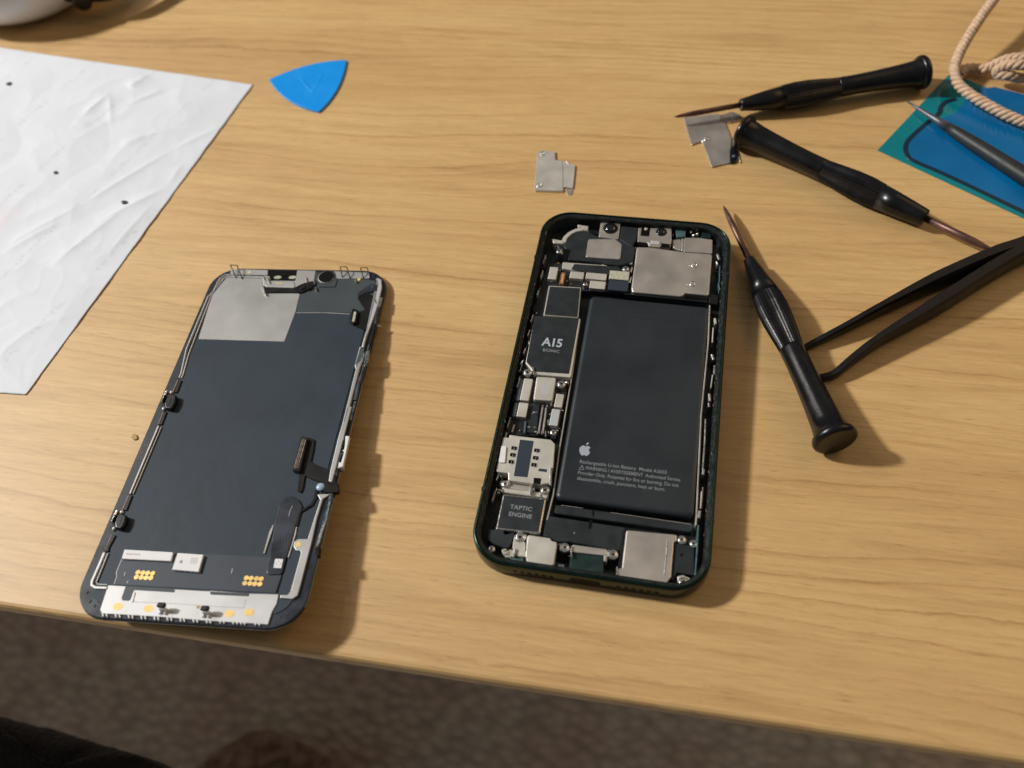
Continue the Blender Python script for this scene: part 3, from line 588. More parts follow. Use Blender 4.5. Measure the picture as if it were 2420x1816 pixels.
# clips, springs and grime on the side walls
def specks(name, m, n, us, vs_, ws, size, seed):
    random.seed(seed); mb = MB()
    for k in range(n):
        u = random.uniform(*us); v = random.uniform(*vs_); w = random.uniform(*ws); a = random.uniform(.3, 1) * size; l = a * (random.uniform(1.5, 7) if us[1] - us[0] < 5 else .8)
        t = random.uniform(-.4, .4); du, dv = math.sin(t) * l, math.cos(t) * l; pu, pv = math.cos(t) * a, -math.sin(t) * a
        q = [(u - du, v - dv), (u + pu, v + pv * .5), (u + du, v + dv), (u - pu, v - pv * .5)]
        mb.add([(x, y, w - a) for x, y in q] + [(u + random.uniform(-.1, .1), v, w + a * .6)], [[0, 1, 4], [1, 2, 4], [2, 3, 4], [3, 0, 4]])
    mb.build(name, m, ph, kind='stuff')
grime = mat('grey_green_residue', (.11, .135, .13), .4, .2, .5, 1500, .5, 2500)
specks('adhesive_residue', grime, 190, (33.1, 34.3), (-62, 62), (6.95, 7.05), .17, 3)
specks('adhesive_residue', grime, 90, (-34.5, -33.2), (-60, 62), (6.85, 7.05), .18, 4)
specks('adhesive_residue', grime, 140, (-24, 26), (71.2, 72.0), (6.95, 7.05), .13, 5)
specks('adhesive_residue', grime, 60, (-24, 26), (-72.2, -71.0), (6.85, 7.05), .16, 6)
specks('metal_fragment', steel, 26, (-32.4, -31.0), (-60, 40), (3.5, 5.6), .32, 8)
random.seed(12)
for k in range(15):                                              # spring fingers along the left wall
    v = -52 + k * 7.1 + random.uniform(-1.5, 1.5); u = -32.3 + random.uniform(-.2, .3)
    MB().bar([(u, v), (u + .35, v + random.uniform(2.0, 4.2))], random.uniform(.25, .5), 3.0, random.uniform(5.2, 6.3), .15).build('spring_contact', random.choice([steel, nickel, blackmetal]), ph)
# tiny soldered components between the shields
for nm_, m_, sd_, n_ in (('solder_component', nickel, 41, 90), ('solder_component', cream, 42, 35), ('solder_component', copper, 43, 20), ('solder_component', slate2, 44, 60)):
    random.seed(sd_); mb = MB(); bd = PH.PL(Z1((640, 500), (1290, 500)) + C((1700, 1300), (800, 1100)), 3.7)
    for k in range(n_):
        zone = random.choice([(Z1, 650, 1280, 470, 690), (C, 880, 1700, 260, 1380), (C, 1100, 1700, 800, 1380), (D, 560, 1440, 900, 1160), (B, 420, 1340, 560, 840), (E_, 600, 1900, 450, 900)])
        u, v = PH.P(*zone[0]((random.uniform(*zone[1:3]), random.uniform(*zone[3:5])))[0], 3.8); a, b_ = random.choice([(.3, .16), (.16, .3), (.4, .25), (.22, .22)])
        mb.prism([(u - a, v - b_), (u + a, v - b_), (u + a, v + b_), (u - a, v + b_)], 3.3, random.uniform(3.9, 4.5), .06)
    mb.build(nm_, m_, ph, kind='stuff')
# right wall strip, clips
mb = MB(); mb.bar(PH.PL(Z2((1885, 165), (1880, 330), (1864, 560)), 6.2), .55, 3, 6.2, .2); mb.build('side_contact_strip', steel, ph)
mb = MB(); mb.bar(PH.PL(Z2((1864, 700), (1852, 860)), 6.0), .5, 3, 6.0, .2); mb.build('side_contact_strip', steel, ph)
for x0, y0, x1, y1, wd_, m_ in ((292, 430, 296, 460, .8, cream), (283, 480, 278, 560, .5, nickel), (275, 620, 285, 650, .9, steel), (290, 680, 288, 730, .7, steel), (280, 730, 270, 800, .5, nickel), (262, 830, 266, 870, .8, nickel), (258, 880, 262, 900, .7, steel), (232, 1230, 228, 1260, .8, nickel), (222, 1350, 216, 1440, .5, nickel), (212, 1450, 206, 1490, .9, nickel), (305, 90, 315, 120, .9, steel), (300, 130, 306, 145, .6, nickel), (318, 150, 316, 240, .3, teal), (310, 240, 318, 280, .3, teal)):
    MB().bar(PH.PL(R8((x0, y0), (x1, y1)), 6.1), wd_, 2.5, 6.1, .2).build('spring_contact', m_, ph)
MB().prism(rnd(PH.PL(R8((262, 300), (312, 310), (308, 360), (258, 350)), 5.0), .3), 1.4, 5.0, .2).build('rubber_grommet', black, ph)

# ------------------------------------------------------------------ the display assembly, face down
dp = empty('phone_display', DS)
tag(dp, 'phone screen lying face down at the table edge, slate backing and silver rails up', 'phone screen')
K1 = Z(180, 1280, .15371); K2 = Z(480, 1280, .15371); K3 = Z(480, 610, .13562); K5 = Z(240, 880, .2529); K6 = Z(600, 1100, .16872)
G = Z(600, 600, .16275); Hh = Z(640, 960, .18072); Z3 = Z(440, 600, .24096); Z4 = Z(160, 980, .31646)
def dpart(name, poly, w0, w1, m, r=0.4, bev=0.08, parent=dp, label=None, steps=1): return part(name, poly, w0, w1, m, r, bev, parent, label, DS, steps)
DW, DH = 70.4, 145.6
def dring(i, w): return [(x, y, w) for x, y in rrect(DW - 2 * i, DH - 2 * i, max(1.2, 10.8 - i))]
mb = MB(); mb.loft([dring(0.5, 0), dring(0.1, 0.25), dring(0, 0.7), dring(0, 1.0), dring(0.25, 1.15)], True, True, False); mb.build('glass', lens, dp)
mb = MB(); mb.loft([dring(0.22, 1.1), dring(0.1, 1.6), dring(0.2, 1.9), dring(0.45, 2.0), dring(3.2, 2.02)], True, True, False); border = mb.build('border_frame', navy, dp)
MB().prism([(x, y) for x, y, w in dring(4.2, 0)], 2.0, 2.22, .08).build('backing_sheet', slate, dp)
# bare metal plate top left, upper panel
dpart('bare_metal_plate', Z3((310, 262), (262, 380), (118, 838), (962, 862), (1075, 562), (1112, 400), (1085, 360), (1085, 230), (450, 212), (370, 225)), 2.1, 2.34, plate, .5)
dpart('upper_sheet', Z3((1112, 400), (1090, 560), (1100, 572), (1620, 580), (1700, 560), (1840, 540), (1872, 330), (1850, 262), (1490, 240), (1460, 330), (1240, 330), (1180, 380)), 2.1, 2.42, slate2, .4)
mb = MB(); mb.bar(DS.PL(Z3((1080, 580), (1340, 578), (1605, 592)), 2.3), .35, 2.2, 2.36, .05); mb.build('seam_edge', plate, dp)
dpart('top_rim_plate', Z3((440, 150), (800, 160), (800, 210), (450, 205), (430, 190)), 1.9, 2.6, plate, .2)
dpart('top_rim_plate', Z3((1090, 160), (1270, 165), (1255, 270), (1130, 300), (1070, 330), (1070, 260)), 1.9, 2.9, plate, .3, .15)
dpart('top_rim_plate', Z3((1450, 170), (1800, 185), (1800, 240), (1470, 245)), 1.9, 2.55, plate, .2)
nb = dpart('notch_tray', K3((1040, 300), (1160, 315), (1180, 395), (1570, 405), (1610, 470), (1590, 520), (1110, 505), (1050, 470)), 2.0, 3.1, plate, .4, .3, steps=3)
dpart('earpiece_opening', K3((1120, 208), (1650, 218), (1605, 385), (1180, 380)), 2.0, 2.75, pit, .3)
for x in (1300, 1560):
    u, v = DS.P(*K3((x, 335))[0], 3.0); MB().prism([(u + 1.6 * math.cos(a * .5236), v + .9 * math.sin(a * .5236)) for a in range(12)], 2.6, 3.0, .15).build('sensor_window', cream, nb)
mb = MB(); u, v = DS.P(*K3((1400, 290))[0], 3); mb.disc(u, v, 2.6, 3.1, .7); mb.build('sensor_lens', lens, nb)
dpart('tray_lip', K3((1060, 500), (1600, 515), (1740, 435), (1900, 395), (1960, 425), (1950, 480), (1720, 600), (1640, 600), (1100, 600)), 2.2, 2.9, black, .4, .2)
for x0 in (1690, 1800): dpart('lip_block', K3((x0, 490), (x0 + 80, 465), (x0 + 95, 520), (x0 + 10, 555)), 2.8, 3.3, blackmetal, .2, .12)
mb = MB()
for z_, pts in ((3.6, K3((1005, 450), (1030, 450), (1090, 630), (1060, 620))), (3.7, K3((1110, 335), (1130, 335), (1165, 440), (1145, 440))), (3.6, K3((1040, 310), (1055, 315), (1075, 385), (1060, 380))), (3.6, K3((1775, 320), (1795, 325), (1810, 400), (1790, 395))), (3.6, K3((1915, 370), (1930, 375), (1945, 440), (1930, 435))), (3.3, K3((1945, 490), (1960, 495), (1978, 565), (1960, 555)))):
    mb.prism(rnd(DS.PL(pts, z_), .1), 2.2, z_, .25)
mb.build('bright_edge', steel, dp)
u, v = DS.P(*K3((810, 250))[0], 2.6); MB().disc(u, v, 2.5, 2.66, .6).build('gold_spot', goldm, dp)
u, v = DS.P(*K3((1310, 425))[0], 3.6); MB().prism([(u - 1.2, v - .25), (u + 1.2, v - .25), (u + 1.2, v + .25), (u - 1.2, v + .25)], 3.05, 3.14, 0).build('gold_spot', goldm, nb)
# front camera seat
pl = dpart('camera_seat', G((880, 270), (1180, 265), (1210, 390), (1180, 480), (930, 480), (870, 400)), 2.1, 2.7, slate2, .4, .12)
u, v = DS.P(*G((1045, 335))[0], 3.0); MB().disc(u, v, 2.5, 3.0, 3.2, 24, .2).build('seat_ring', nickel, pl); MB().disc(u + .15, v, 2.9, 3.05, 3.0, 24, .05).build('seat_hole', pit, pl)
# wire spring clips standing over the top edge
for b0, t0, t1, b1 in ((K3((580, 350))[0], K3((475, 125))[0], K3((590, 130))[0], K3((685, 370))[0]), (G((1288, 350))[0], G((1252, 192))[0], G((1345, 190))[0], G((1400, 365))[0]), (G((1590, 360))[0], G((1548, 205))[0], G((1642, 202))[0], G((1700, 365))[0])):
    A_ = DS.P(*b0, 2.4); B_ = DS.P(*t0, 4.6); C_ = DS.P(*t1, 4.6); D_ = DS.P(*b1, 2.4)
    mb = MB(); mb.tube([(*A_, 2.4), ((A_[0] + B_[0]) / 2, (A_[1] + B_[1]) / 2, 4.0), (*B_, 4.6)], .2, 6); mb.tube([(*B_, 4.6), (*C_, 4.6)], .14, 6); mb.tube([(*C_, 4.6), ((C_[0] + D_[0]) / 2, (C_[1] + D_[1]) / 2, 4.0), (*D_, 2.4)], .2, 6)
    mb.build('wire_clip', blackmetal, dp)
# left rail
def rail(name, pts, wid, m, w1=2.7): return MB().bar(DS.PL(pts, w1), wid, 2.0, w1, .15).build(name, m, dp)
rail('silver_rail', K3((1000, 345), (480, 325), (400, 330), (320, 380), (275, 440)) + Z3((300, 290), (250, 400), (170, 600), (20, 990)) + K5((760, 20), (742, 55)), .55, plate, 2.6)
rail('silver_rail', K3((470, 285), (380, 290), (290, 350), (240, 430), (190, 560)) + Z3((210, 420), (120, 640), (0, 930)) + K5((740, 10), (722, 50)), .5, strip, 2.8)
rail('dark_rail', K5((735, 75), (690, 190)), 1.1, black); rail('silver_rail', K5((712, 70), (665, 180)), .3, strip, 2.75)
rail('dark_rail', K5((595, 370), (548, 490)), 1.1, black); rail('silver_rail', K5((575, 370), (530, 480)), .3, strip, 2.75)
rail('silver_rail', K5((530, 500), (420, 760), (262, 1135)), .62, strip, 2.8); rail('silver_rail', K5((556, 510), (446, 770), (292, 1135)), .4, plate, 2.7); rail('dark_rail', K5((543, 505), (434, 765), (277, 1138)), .25, black, 2.62)
rail('dark_rail', K5((270, 1150), (215, 1290)), 1.2, black); rail('silver_rail', K5((250, 1150), (195, 1280)), .3, strip, 2.75)
rail('dark_rail', K5((115, 1520), (50, 1640)) + K1((470, 155)), 1.2, black); rail('silver_rail', K5((92, 1520), (35, 1650)), .3, strip, 2.75)
rail('silver_rail', K1((430, 165), (340, 380), (238, 610), (235, 670), (290, 705), (470, 712)), .85, strip, 2.8)
rail('silver_rail', K1((485, 175), (400, 390), (305, 620), (330, 655), (480, 665)), .45, plate, 2.7)
for q in (K5, ):
    for (hx, hy) in ((0, 0), (-465, 1120)):
        f_ = lambda *p: K5(*[(x + hx, y + hy) for x, y in p])
        l_ = dpart('side_latch', f_((625, 190), (700, 212), (690, 270), (652, 345), (590, 332), (585, 285)), 2.0, 4.2, black, .5, .5, steps=3)
        MB().bar(DS.PL(f_((605, 165), (560, 280)), 3.4), .7, 2.0, 3.4, .2).build('latch_hook', steel, l_)
        MB().bar(DS.PL(f_((590, 210), (562, 275), (590, 310)), 3.7), .45, 2.0, 3.7, .15).build('latch_hook', blackmetal, l_)
        MB().bar(DS.PL(f_((655, 240), (630, 310)), 4.25), .3, 4.0, 4.27, .08).build('latch_ridge', blackmetal, l_)
        for px in f_((650, 182), (578, 335)): u, v = DS.P(*px, 2.9); MB().dome(u, v, 2.2, .75, .8, 10, 4).build('latch_end', strip, l_)
# bottom film with contacts
dpart('lower_film', K1((705, 262), (618, 480), (628, 530), (578, 662)) + K2((1115, 795), (1290, 255), (600, 215), (0, 190)), 2.15, 2.36, mat('lower_sheet', (0.040, 0.050, 0.066), .5, .15, .08, 60, .05, 2500), .3)
mb = MB(); mb.bar(DS.PL(K1((700, 275), (616, 480), (626, 530), (582, 655)), 2.4), .16, 2.3, 2.42, 0)
for a, b_ in (((755, 470), (738, 525)), ((800, 600), (780, 640))): mb.bar(DS.PL(K1(a, b_), 2.4), .15, 2.3, 2.41, 0)
mb.bar(DS.PL(K2((452, 415), (432, 495)), 2.4), .16, 2.3, 2.41, 0); mb.bar(DS.PL(K2((1055, 280), (1020, 400), (1040, 440), (1190, 460)), 2.4), .2, 2.3, 2.45, 0); mb.build('film_edge', plate, dp)
mb = MB(); mb.bar(DS.PL(K2((1285, 260), (1215, 500), (1130, 790)), 2.4), .35, 2.3, 2.4, 0); mb.build('film_gap', pit, dp)
lb1 = dpart('white_label', K1((740, 122), (1492, 165), (1452, 302), (698, 265)), 2.2, 3.1, white, .25, .12)
lb2 = dpart('white_label', K1((1560, 175), (1958, 202), (1882, 468), (1472, 432)), 2.2, 3.3, white, .25, .12)
mb = MB(); random.seed(5)
for k in range(7): x0 = 780 + k * 32; mb.bar(DS.PL(K1((x0, 175 + k * 2), (x0 - 5 + random.randint(-6, 6), 205 + k * 2)), 3.12), .14, 3.08, 3.12, 0); mb.bar(DS.PL(K1((x0 - 6, 176 + k * 2 + random.randint(0, 20)), (x0 + 14, 178 + k * 2 + random.randint(0, 24))), 3.12), .12, 3.08, 3.12, 0)
mb.build('printed_marks', ink, lb1)
u, v = DS.P(*K1((1615, 312))[0], 3.3); mb = MB()
for pg in (app, leaf): mb.prism([(u + x * .62, v + y * .62) for x, y in pg], 3.28, 3.32, 0)
mb.build('emblem', ink, lb2)
MB().prism(DS.PL(K1((1770, 245), (1872, 250), (1855, 345), (1748, 338)), 3.3), 3.28, 3.315, 0).build('printed_marks', mat('light_grey_print', (.62, .62, .62), .5), lb2)
for rowp in ((K1, ((950, 475), (1025, 480), (1098, 485), (1175, 490), (925, 548), (1000, 552), (1073, 558), (1148, 560))), (K2, ((665, 560), (738, 565), (820, 570), (893, 575), (640, 640), (720, 645), (795, 650), (873, 655)))):
    for p_ in rowp[1]:
        u, v = DS.P(*rowp[0](p_)[0], 2.5); MB().disc(u, v, 2.3, 2.5, .80, 12, .06).build('gold_contact', gold, dp)
cl = dpart('small_white_sticker', K2((1108, 265), (1232, 272), (1202, 412), (1080, 405)), 2.6, 2.85, white, .15, .04)
mb = MB(); random.seed(3)
for k in range(9): x0 = random.uniform(1100, 1205); y0 = random.uniform(285, 380); mb.bar(DS.PL(K2((x0, y0), (x0 - 4, y0 + 22)), 2.87), .14, 2.83, 2.87, 0)
mb.build('printed_marks', ink, cl)
# pale strip along the bottom
bs = dpart('bottom_strip', K1((490, 672), (760, 688), (1520, 735), (2050, 765)) + K2((110, 755), (700, 800), (1160, 812), (1130, 960), (1060, 1080), (995, 1280), (900, 1270), (0, 1215)) + K1((1300, 1160), (395, 1108), (365, 1050), (435, 840)), 1.95, 2.5, strip, .25, .12)
dpart('dark_notch', K1((758, 690), (1522, 738), (1512, 785), (890, 748), (868, 800), (835, 900), (800, 915), (712, 908), (696, 870)), 2.45, 2.53, slate2, .25, .02, parent=bs)
dpart('dark_notch', K2((105, 768), (712, 802), (702, 845), (115, 818)), 2.45, 2.53, slate2, .2, .02, parent=bs)
mb = MB(); mb.bar(DS.PL(K1((880, 930), (1500, 955), (1900, 985)) + K2((250, 1005), (630, 1022)), 2.52), .12, 2.45, 2.515, 0); mb.bar(DS.PL(K2((630, 1022), (658, 880)), 2.52), .14, 2.45, 2.516, 0); mb.build('pressed_groove', ink, bs)
dpart('bright_fold', K1((885, 770), (910, 785), (872, 935), (845, 930)), 2.4, 2.7, strip, .15, .1, parent=bs)
for q, p_ in ((K1, (640, 1000)), (K1, (1112, 1032)), (K2, (405, 1110)), (K2, (705, 1092))):
    u, v = DS.P(*q(p_)[0], 2.5); MB().prism([(u + 1.55 * math.cos(a * .3927), v + 1.15 * math.sin(a * .3927)) for a in range(16)], 2.45, 2.53, .0).build('gold_spot', goldm, bs)
u, v = DS.P(*K1((1875, 1012))[0], 2.5); MB().disc(u, v, 2.45, 2.54, .5, 10, 0).build('brown_mark', crumbb, bs)
mb = MB()
def lerp(a, b, t): return a + (b - a) * t
for x in (410, 470, 610, 668, 808, 866, 1004, 1062, 1204, 1262, 1404, 1462, 1604, 1660, 1804, 1860, 2006, 2062):
    y = 1112 + (x - 410) * .0625; MB().bar(DS.PL(K1((x - 8, y - 10), (x + 6, y + 42)), 2.5), .42, 1.9, 2.55, .12).build('edge_tooth', white, bs)
for x in (55, 112, 260, 318, 460, 520, 580, 636, 800, 860):
    y = 1205 + (x - 55) * .055; MB().bar(DS.PL(K2((x - 8, y - 8), (x + 6, y + 40)), 2.5), .42, 1.9, 2.55, .12).build('edge_tooth', white, bs)
for cxp, cyp in ((1335, 1060), (2000, 1110)):
    u, v = DS.P(*K1((cxp, cyp + 50))[0], 2.5)
    po = MB(); po.prism([(u - 1.1, v - .3), (u - .6, v - .3), (u - .5, v + .9), (u - 1.0, v + .9)], 2.4, 3.2, .12); po.prism([(u + .5, v - .3), (u + 1.0, v - .3), (u + .9, v + .9), (u + .4, v + .9)], 2.4, 3.2, .12); po.prism([(u - .8, v + .5), (u + .8, v + .5), (u + .7, v + 1.6), (u - .7, v + 1.6)], 2.4, 4.6, .2)
    o = po.build('upright_post', white, bs)
    MB().prism(rnd([(u - 1.4, v + .9), (u + .7, v + .7), (u + 1.3, v + 1.6), (u + 1.0, v + 2.3), (u - 1.1, v + 2.2)], .4), 4.5, 5.5, .35, 3).build('post_cap', black, o)
mb = MB()
for p_ in ((170, 780), (300, 830), (350, 858), (215, 922), (345, 920), (285, 990)): u, v = DS.P(*K1(p_)[0], 2.0); MB().dome(u, v, 1.95, .5, .32, 8, 3).build('glue_dot', slate2, border)
for p_ in ((1275, 1010), (1430, 980), (1165, 1082), (1300, 1110), (1180, 1160)): u, v = DS.P(*K2(p_)[0], 2.0); MB().dome(u, v, 1.95, .36, .25, 8, 3).build('glue_dot', slate2, border)
# right bracket
rb = dpart('right_bracket', K6((655, 1200), (590, 1192), (555, 1135), (565, 1065), (625, 1030), (752, 1030), (928, 480), (885, 405), (1085, 398), (965, 470), (880, 750), (812, 1060), (658, 1655)) + K2((1500, 660), (1450, 830), (1370, 885), (1185, 868), (1185, 818), (1300, 820), (1345, 760), (1500, 190)), 2.0, 2.75, plate, .35, .18, steps=2)
u, v = DS.P(*K6((622, 1108))[0], 2.75); MB().disc(u, v, 2.7, 2.79, .9, 14, 0).build('gold_spot', goldm, rb)
# lower ribbon
fx = dpart('ribbon_cable', K6((165, 1530), (215, 1310), (255, 1040), (295, 800), (350, 560), (440, 450), (540, 425), (630, 480), (680, 585), (625, 690), (592, 810), (520, 1080), (450, 1300), (392, 1530)), 2.3, 2.75, flexm, 1.4, .2, steps=2)
dpart('ribbon_edge', K6((262, 835), (280, 825), (262, 900), (150, 1235), (130, 1240), (215, 930)), 2.3, 2.6, plate, .2, .08); dpart('ribbon_edge', K6((590, 850), (605, 870), (590, 960), (490, 1290), (470, 1290), (535, 1080)), 2.3, 2.55, plate, .2, .08)
mb = MB(); mb.bar(DS.PL(K6((540, 560), (500, 640), (485, 715)), 3.0), .22, 2.7, 2.82, .05); mb.build('ribbon_trace', plate, fx)
mb = MB()
for k in range(5): mb.bar(DS.PL(K6((380 + 45 * k, 620 + 6 * k), (350 + 45 * k, 760 + 8 * k), (300 + 38 * k, 1150)), 2.78), .1, 2.7, 2.775, 0)
mb.build('ribbon_trace', mat('faint_trace', (.07, .078, .095), .4), fx)
mb = MB(); mb.bar(DS.PL(K6((878, 340), (862, 450), (805, 550), (650, 645), (615, 740), (590, 850)), 2.7), 1.1, 2.2, 2.7, .2); mb.build('crescent_gap', black, dp)  # crescent gap beside the ribbon, its darkness drawn as a black strip
cf = dpart('display_flex', Hh((480, 400), (575, 440), (555, 590), (525, 720), (600, 770), (765, 830), (850, 900), (850, 1090), (790, 1120), (700, 1010), (530, 955), (448, 905), (425, 1060), (395, 1135), (345, 1110), (368, 890), (395, 840)), 2.3, 2.75, blackmetal, .4, .15)
cb = dpart('display_connector', Hh((398, 388), (485, 418), (378, 862), (283, 838)), 2.4, 4.0, black, .35, .2, parent=dp)
MB().bar(DS.PL(Hh((428, 428), (322, 815)), 4.1), .85, 3.9, 4.12, .1).build('contact_row', mat('dull_gold', (.20, .155, .09), .35, .6, .2, 900), cb); MB().bar(DS.PL(Hh((455, 440), (350, 815)), 4.2), .3, 3.9, 4.24, .08).build('contact_row', steel, cb); MB().bar(DS.PL(Hh((408, 440), (305, 810)), 4.2), .22, 3.9, 4.2, .06).build('contact_row', steel, cb)
u, v = DS.P(*Hh((648, 1050))[0], 3.0); MB().dome(u, v, 2.5, 1.5, .8, 16, 5).build('glue_blob', mat('pale_blue_glue', (.35, .45, .58), .3), dp)
# right rail and clips
dpart('right_rail', G((1770, 340), (1850, 372), (1860, 480), (1805, 730), (1725, 960), (1640, 1190), (1590, 1370), (1560, 1345), (1640, 1070), (1760, 640), (1800, 450)), 2.0, 2.9, strip, .4, .3, steps=3)
dpart('right_rail', Z3((1700, 905), (1735, 915), (1750, 990), (1700, 1130), (1610, 1480), (1560, 1660), (1530, 1660), (1600, 1380), (1660, 1130), (1650, 1100)), 2.0, 2.9, plate, .3, .3, steps=3)
dpart('right_rail', Hh((1000, 0), (1062, 0), (950, 430), (840, 850), (800, 1000), (752, 980), (775, 840), (880, 400)), 2.0, 2.9, plate, .3, .3, steps=3)
dpart('bright_clip', Hh((975, 385), (1032, 392), (1015, 480), (945, 795), (880, 805), (890, 740), (920, 730), (960, 590), (930, 580), (960, 560)), 1.9, 3.1, white, .3, .2)
mb = MB(); mb.prism(DS.PL(Hh((975, 430), (982, 470), (960, 550), (945, 545)), 2.9), 1.9, 3.0, 0); mb.prism(DS.PL(Hh((935, 615), (940, 650), (910, 725), (900, 715)), 2.9), 1.9, 3.0, 0); mb.build('clip_window', pit, dp)
# shiny side strip (old frame metal) down the right edge
random.seed(21)
y_prev = 58.0
side = mat('glassy_side_metal', (.32, .38, .40), .18, .8, .5, 500, .6, 700)
while y_prev > -46:
    ln = random.uniform(4, 11); u0 = 34.2 + random.uniform(-.15, .3); m_ = random.choice([side, side, steel, blackmetal, navy])
    MB().bar([(u0, y_prev), (u0 + random.uniform(-.3, .3), y_prev - ln * .5), (u0 + random.uniform(-.2, .2), y_prev - ln)], random.uniform(.45, 1.3), 1.0, random.uniform(2.2, 2.9), .3).build('side_strip', m_, dp)
    y_prev -= ln + random.uniform(-.5, .8)
for pts in (((1560, 1345), (1600, 1360), (1590, 1500), (1480, 1659), (1470, 1600), (1530, 1400)), ((1620, 1420), (1680, 1380), (1660, 1560), (1600, 1640))): dpart('side_clip', G(*pts), 1.6, 3.0, side, .3, .3, steps=2)
mb = MB(); mb.bar(DS.PL(K6((1085, 420), (1050, 560), (1010, 760), (960, 900), (905, 1100)), 2.5), .7, 1.2, 2.5, .2); mb.build('clear_side_bead', mat('clear_glue', (.35, .42, .45), .15, .3, .3, 900, .6, 900), dp)
dpart('black_side_clip', K6((870, 1120), (930, 1130), (915, 1260), (880, 1270), (850, 1190)), 1.2, 3.0, black, .4, .3)
dpart('black_side_clip', K6((1010, 230), (1180, 240), (1190, 370), (1060, 390), (960, 370)), 1.2, 2.9, black, .4, .2)
for v_, l_ in ((44.5, 3.4), (-18.0, 2.4)): MB().bar([(35.0, v_), (35.0 + l_ * .5, v_ + .1)], 1.1, .6, 1.6, .2).build('side_tab', steel, dp)
# upper right flex with small connector
dpart('upper_flex', G((1500, 640), (1560, 600), (1640, 555), (1750, 620), (1770, 700), (1700, 880), (1640, 1112), (1500, 1060), (1385, 990), (1440, 900), (1540, 850), (1610, 810), (1560, 740)), 2.4, 2.85, blackmetal, .4, .15)
dpart('upper_flex_fold', G((1500, 610), (1510, 560), (1560, 520), (1700, 430), (1790, 440), (1790, 540), (1640, 560), (1540, 620)), 2.4, 3.1, flexm, .8, .3)
c_ = dpart('small_connector', G((1430, 785), (1512, 812), (1488, 1000), (1440, 1012), (1380, 972)), 2.4, 3.9, black, .5, .25); MB().bar(DS.PL(G((1470, 840), (1440, 985)), 4.0), .9, 3.8, 4.02, .1).build('contact_row', cream, c_); MB().bar(DS.PL(G((1485, 850), (1462, 985)), 4.1), .22, 3.8, 4.12, .05).build('contact_row', steel, c_)
u, v = DS.P(*G((1745, 480))[0], 3.1); MB().disc(u, v, 2.6, 3.2, 1.1, 16, .2).build('microphone_seat', tape, dp); MB().dome(u - .5, v, 3.15, .35, .2).build('blue_spot', mat('blue_glass', (.15, .18, .4), .2), dp)
mb = MB(); mb.prism(rnd(DS.PL(G((1458, 345), (1472, 345), (1492, 415), (1475, 412)), 3.2), .05), 2.3, 3.2, .15); mb.prism(rnd(DS.PL(G((1750, 655), (1762, 655), (1775, 720), (1762, 720)), 3.2), .05), 2.3, 3.2, .15); mb.build('bright_edge', steel, dp)
u, v = DS.P(*G((1520, 375))[0], 2.6); MB().disc(u, v, 2.5, 2.62, .8).build('gold_spot', goldm, dp)
# foot that props the lower end off the table
zz = (DM.transposed() @ (Vector((-119, -95, 0.05)) - DS.o))
MB().prism(rrect(30, 14, 2, 4, zz.x, zz.y), zz.z + .2, 0.0, 0).build('rubber_foot', rubber, dp)

# ------------------------------------------------------------------ paper sheet with wrinkles
Q = Z(0, 0, .40687)
pa = [Vector((*TB.P(*p, 0.6), 0)) for p in ((598, 199), (60, 932), (-330, 905), (-330, 64))]
N, M = 300, 240; mb = MB(); vs = []; fs = []
cre = [((x0, y0), (x1, y1), h, w) for x0, y0, x1, y1, h, w in
       [(640, 550, 480, 690, 1.4, 2.5), (640, 560, 650, 730, 1.0, 2.0), (760, 610, 950, 530, 1.0, 2.0), (750, 520, 870, 440, 1.8, 4), (1330, 720, 1000, 880, 1.0, 2), (1000, 880, 480, 1200, .9, 2), (1060, 960, 980, 1080, 1.0, 2.4), (480, 1200, 60, 1420, .9, 2.5), (690, 1250, 300, 1560, 1.1, 3), (1000, 1080, 560, 1310, 1.2, 3), (0, 1130, 380, 1170, .5, 1.5), (850, 800, 700, 850, .9, 2.5), (520, 740, 430, 720, .7, 2), (900, 1180, 620, 1500, 1.0, 3), (350, 1300, 20, 1480, 1.0, 3)]]
cre = [(Vector(TB.P(*Q(a)[0], 0)), Vector(TB.P(*Q(b)[0], 0)), h * .62, w * 1.0) for a, b, h, w in cre]
random.seed(31)
for k in range(70):                                            # short random handling creases
    c_ = Vector((random.uniform(-310, -95), random.uniform(-60, 170))); an = random.gauss(.7, .5); l_ = random.uniform(8, 45); dv_ = Vector((math.cos(an), math.sin(an))) * l_ / 2
    cre.append((c_ - dv_, c_ + dv_, random.choice([-1, 1, 1]) * random.uniform(.05, .2), random.uniform(.6, 1.8)))
jj, ii = np.meshgrid(np.arange(M + 1), np.arange(N + 1)); st, tt_ = ii / N, jj / M
pan = [np.array(p[:2]) for p in pa]
XY = ((pan[0][None, None] * (1 - tt_)[..., None] + pan[1][None, None] * tt_[..., None]) * (1 - st)[..., None] + (pan[3][None, None] * (1 - tt_)[..., None] + pan[2][None, None] * tt_[..., None]) * st[..., None])
ZZ = np.full(st.shape, .35)
for i in range(N + 1):
    for j in range(M + 1):
        x, y = XY[i, j]
        ZZ[i, j] += 1.1 * abs(noise.noise(Vector((x * .02 + 3, y * .026, 0)))) + .27 * (1 - min(1, 2.6 * abs(noise.noise(Vector((x * .03 + y * .012, y * .034 - x * .02, 5.2)))))) ** 2 + .06 * (1 - min(1, 3 * abs(noise.noise(Vector((x * .09, y * .1, 2.2)))))) ** 2
for a_, b_, h, w in cre:
    a_ = np.array(a_[:2]); b_ = np.array(b_[:2]); d_ = b_ - a_; t = np.clip(((XY - a_) @ d_) / (d_ @ d_), 0, 1); q = np.hypot(*(XY - (a_ + t[..., None] * d_)).transpose(2, 0, 1))
    ZZ += h * np.exp(-(q / w)) * np.clip(4 * t * (1 - t) + .1, 0, 1)
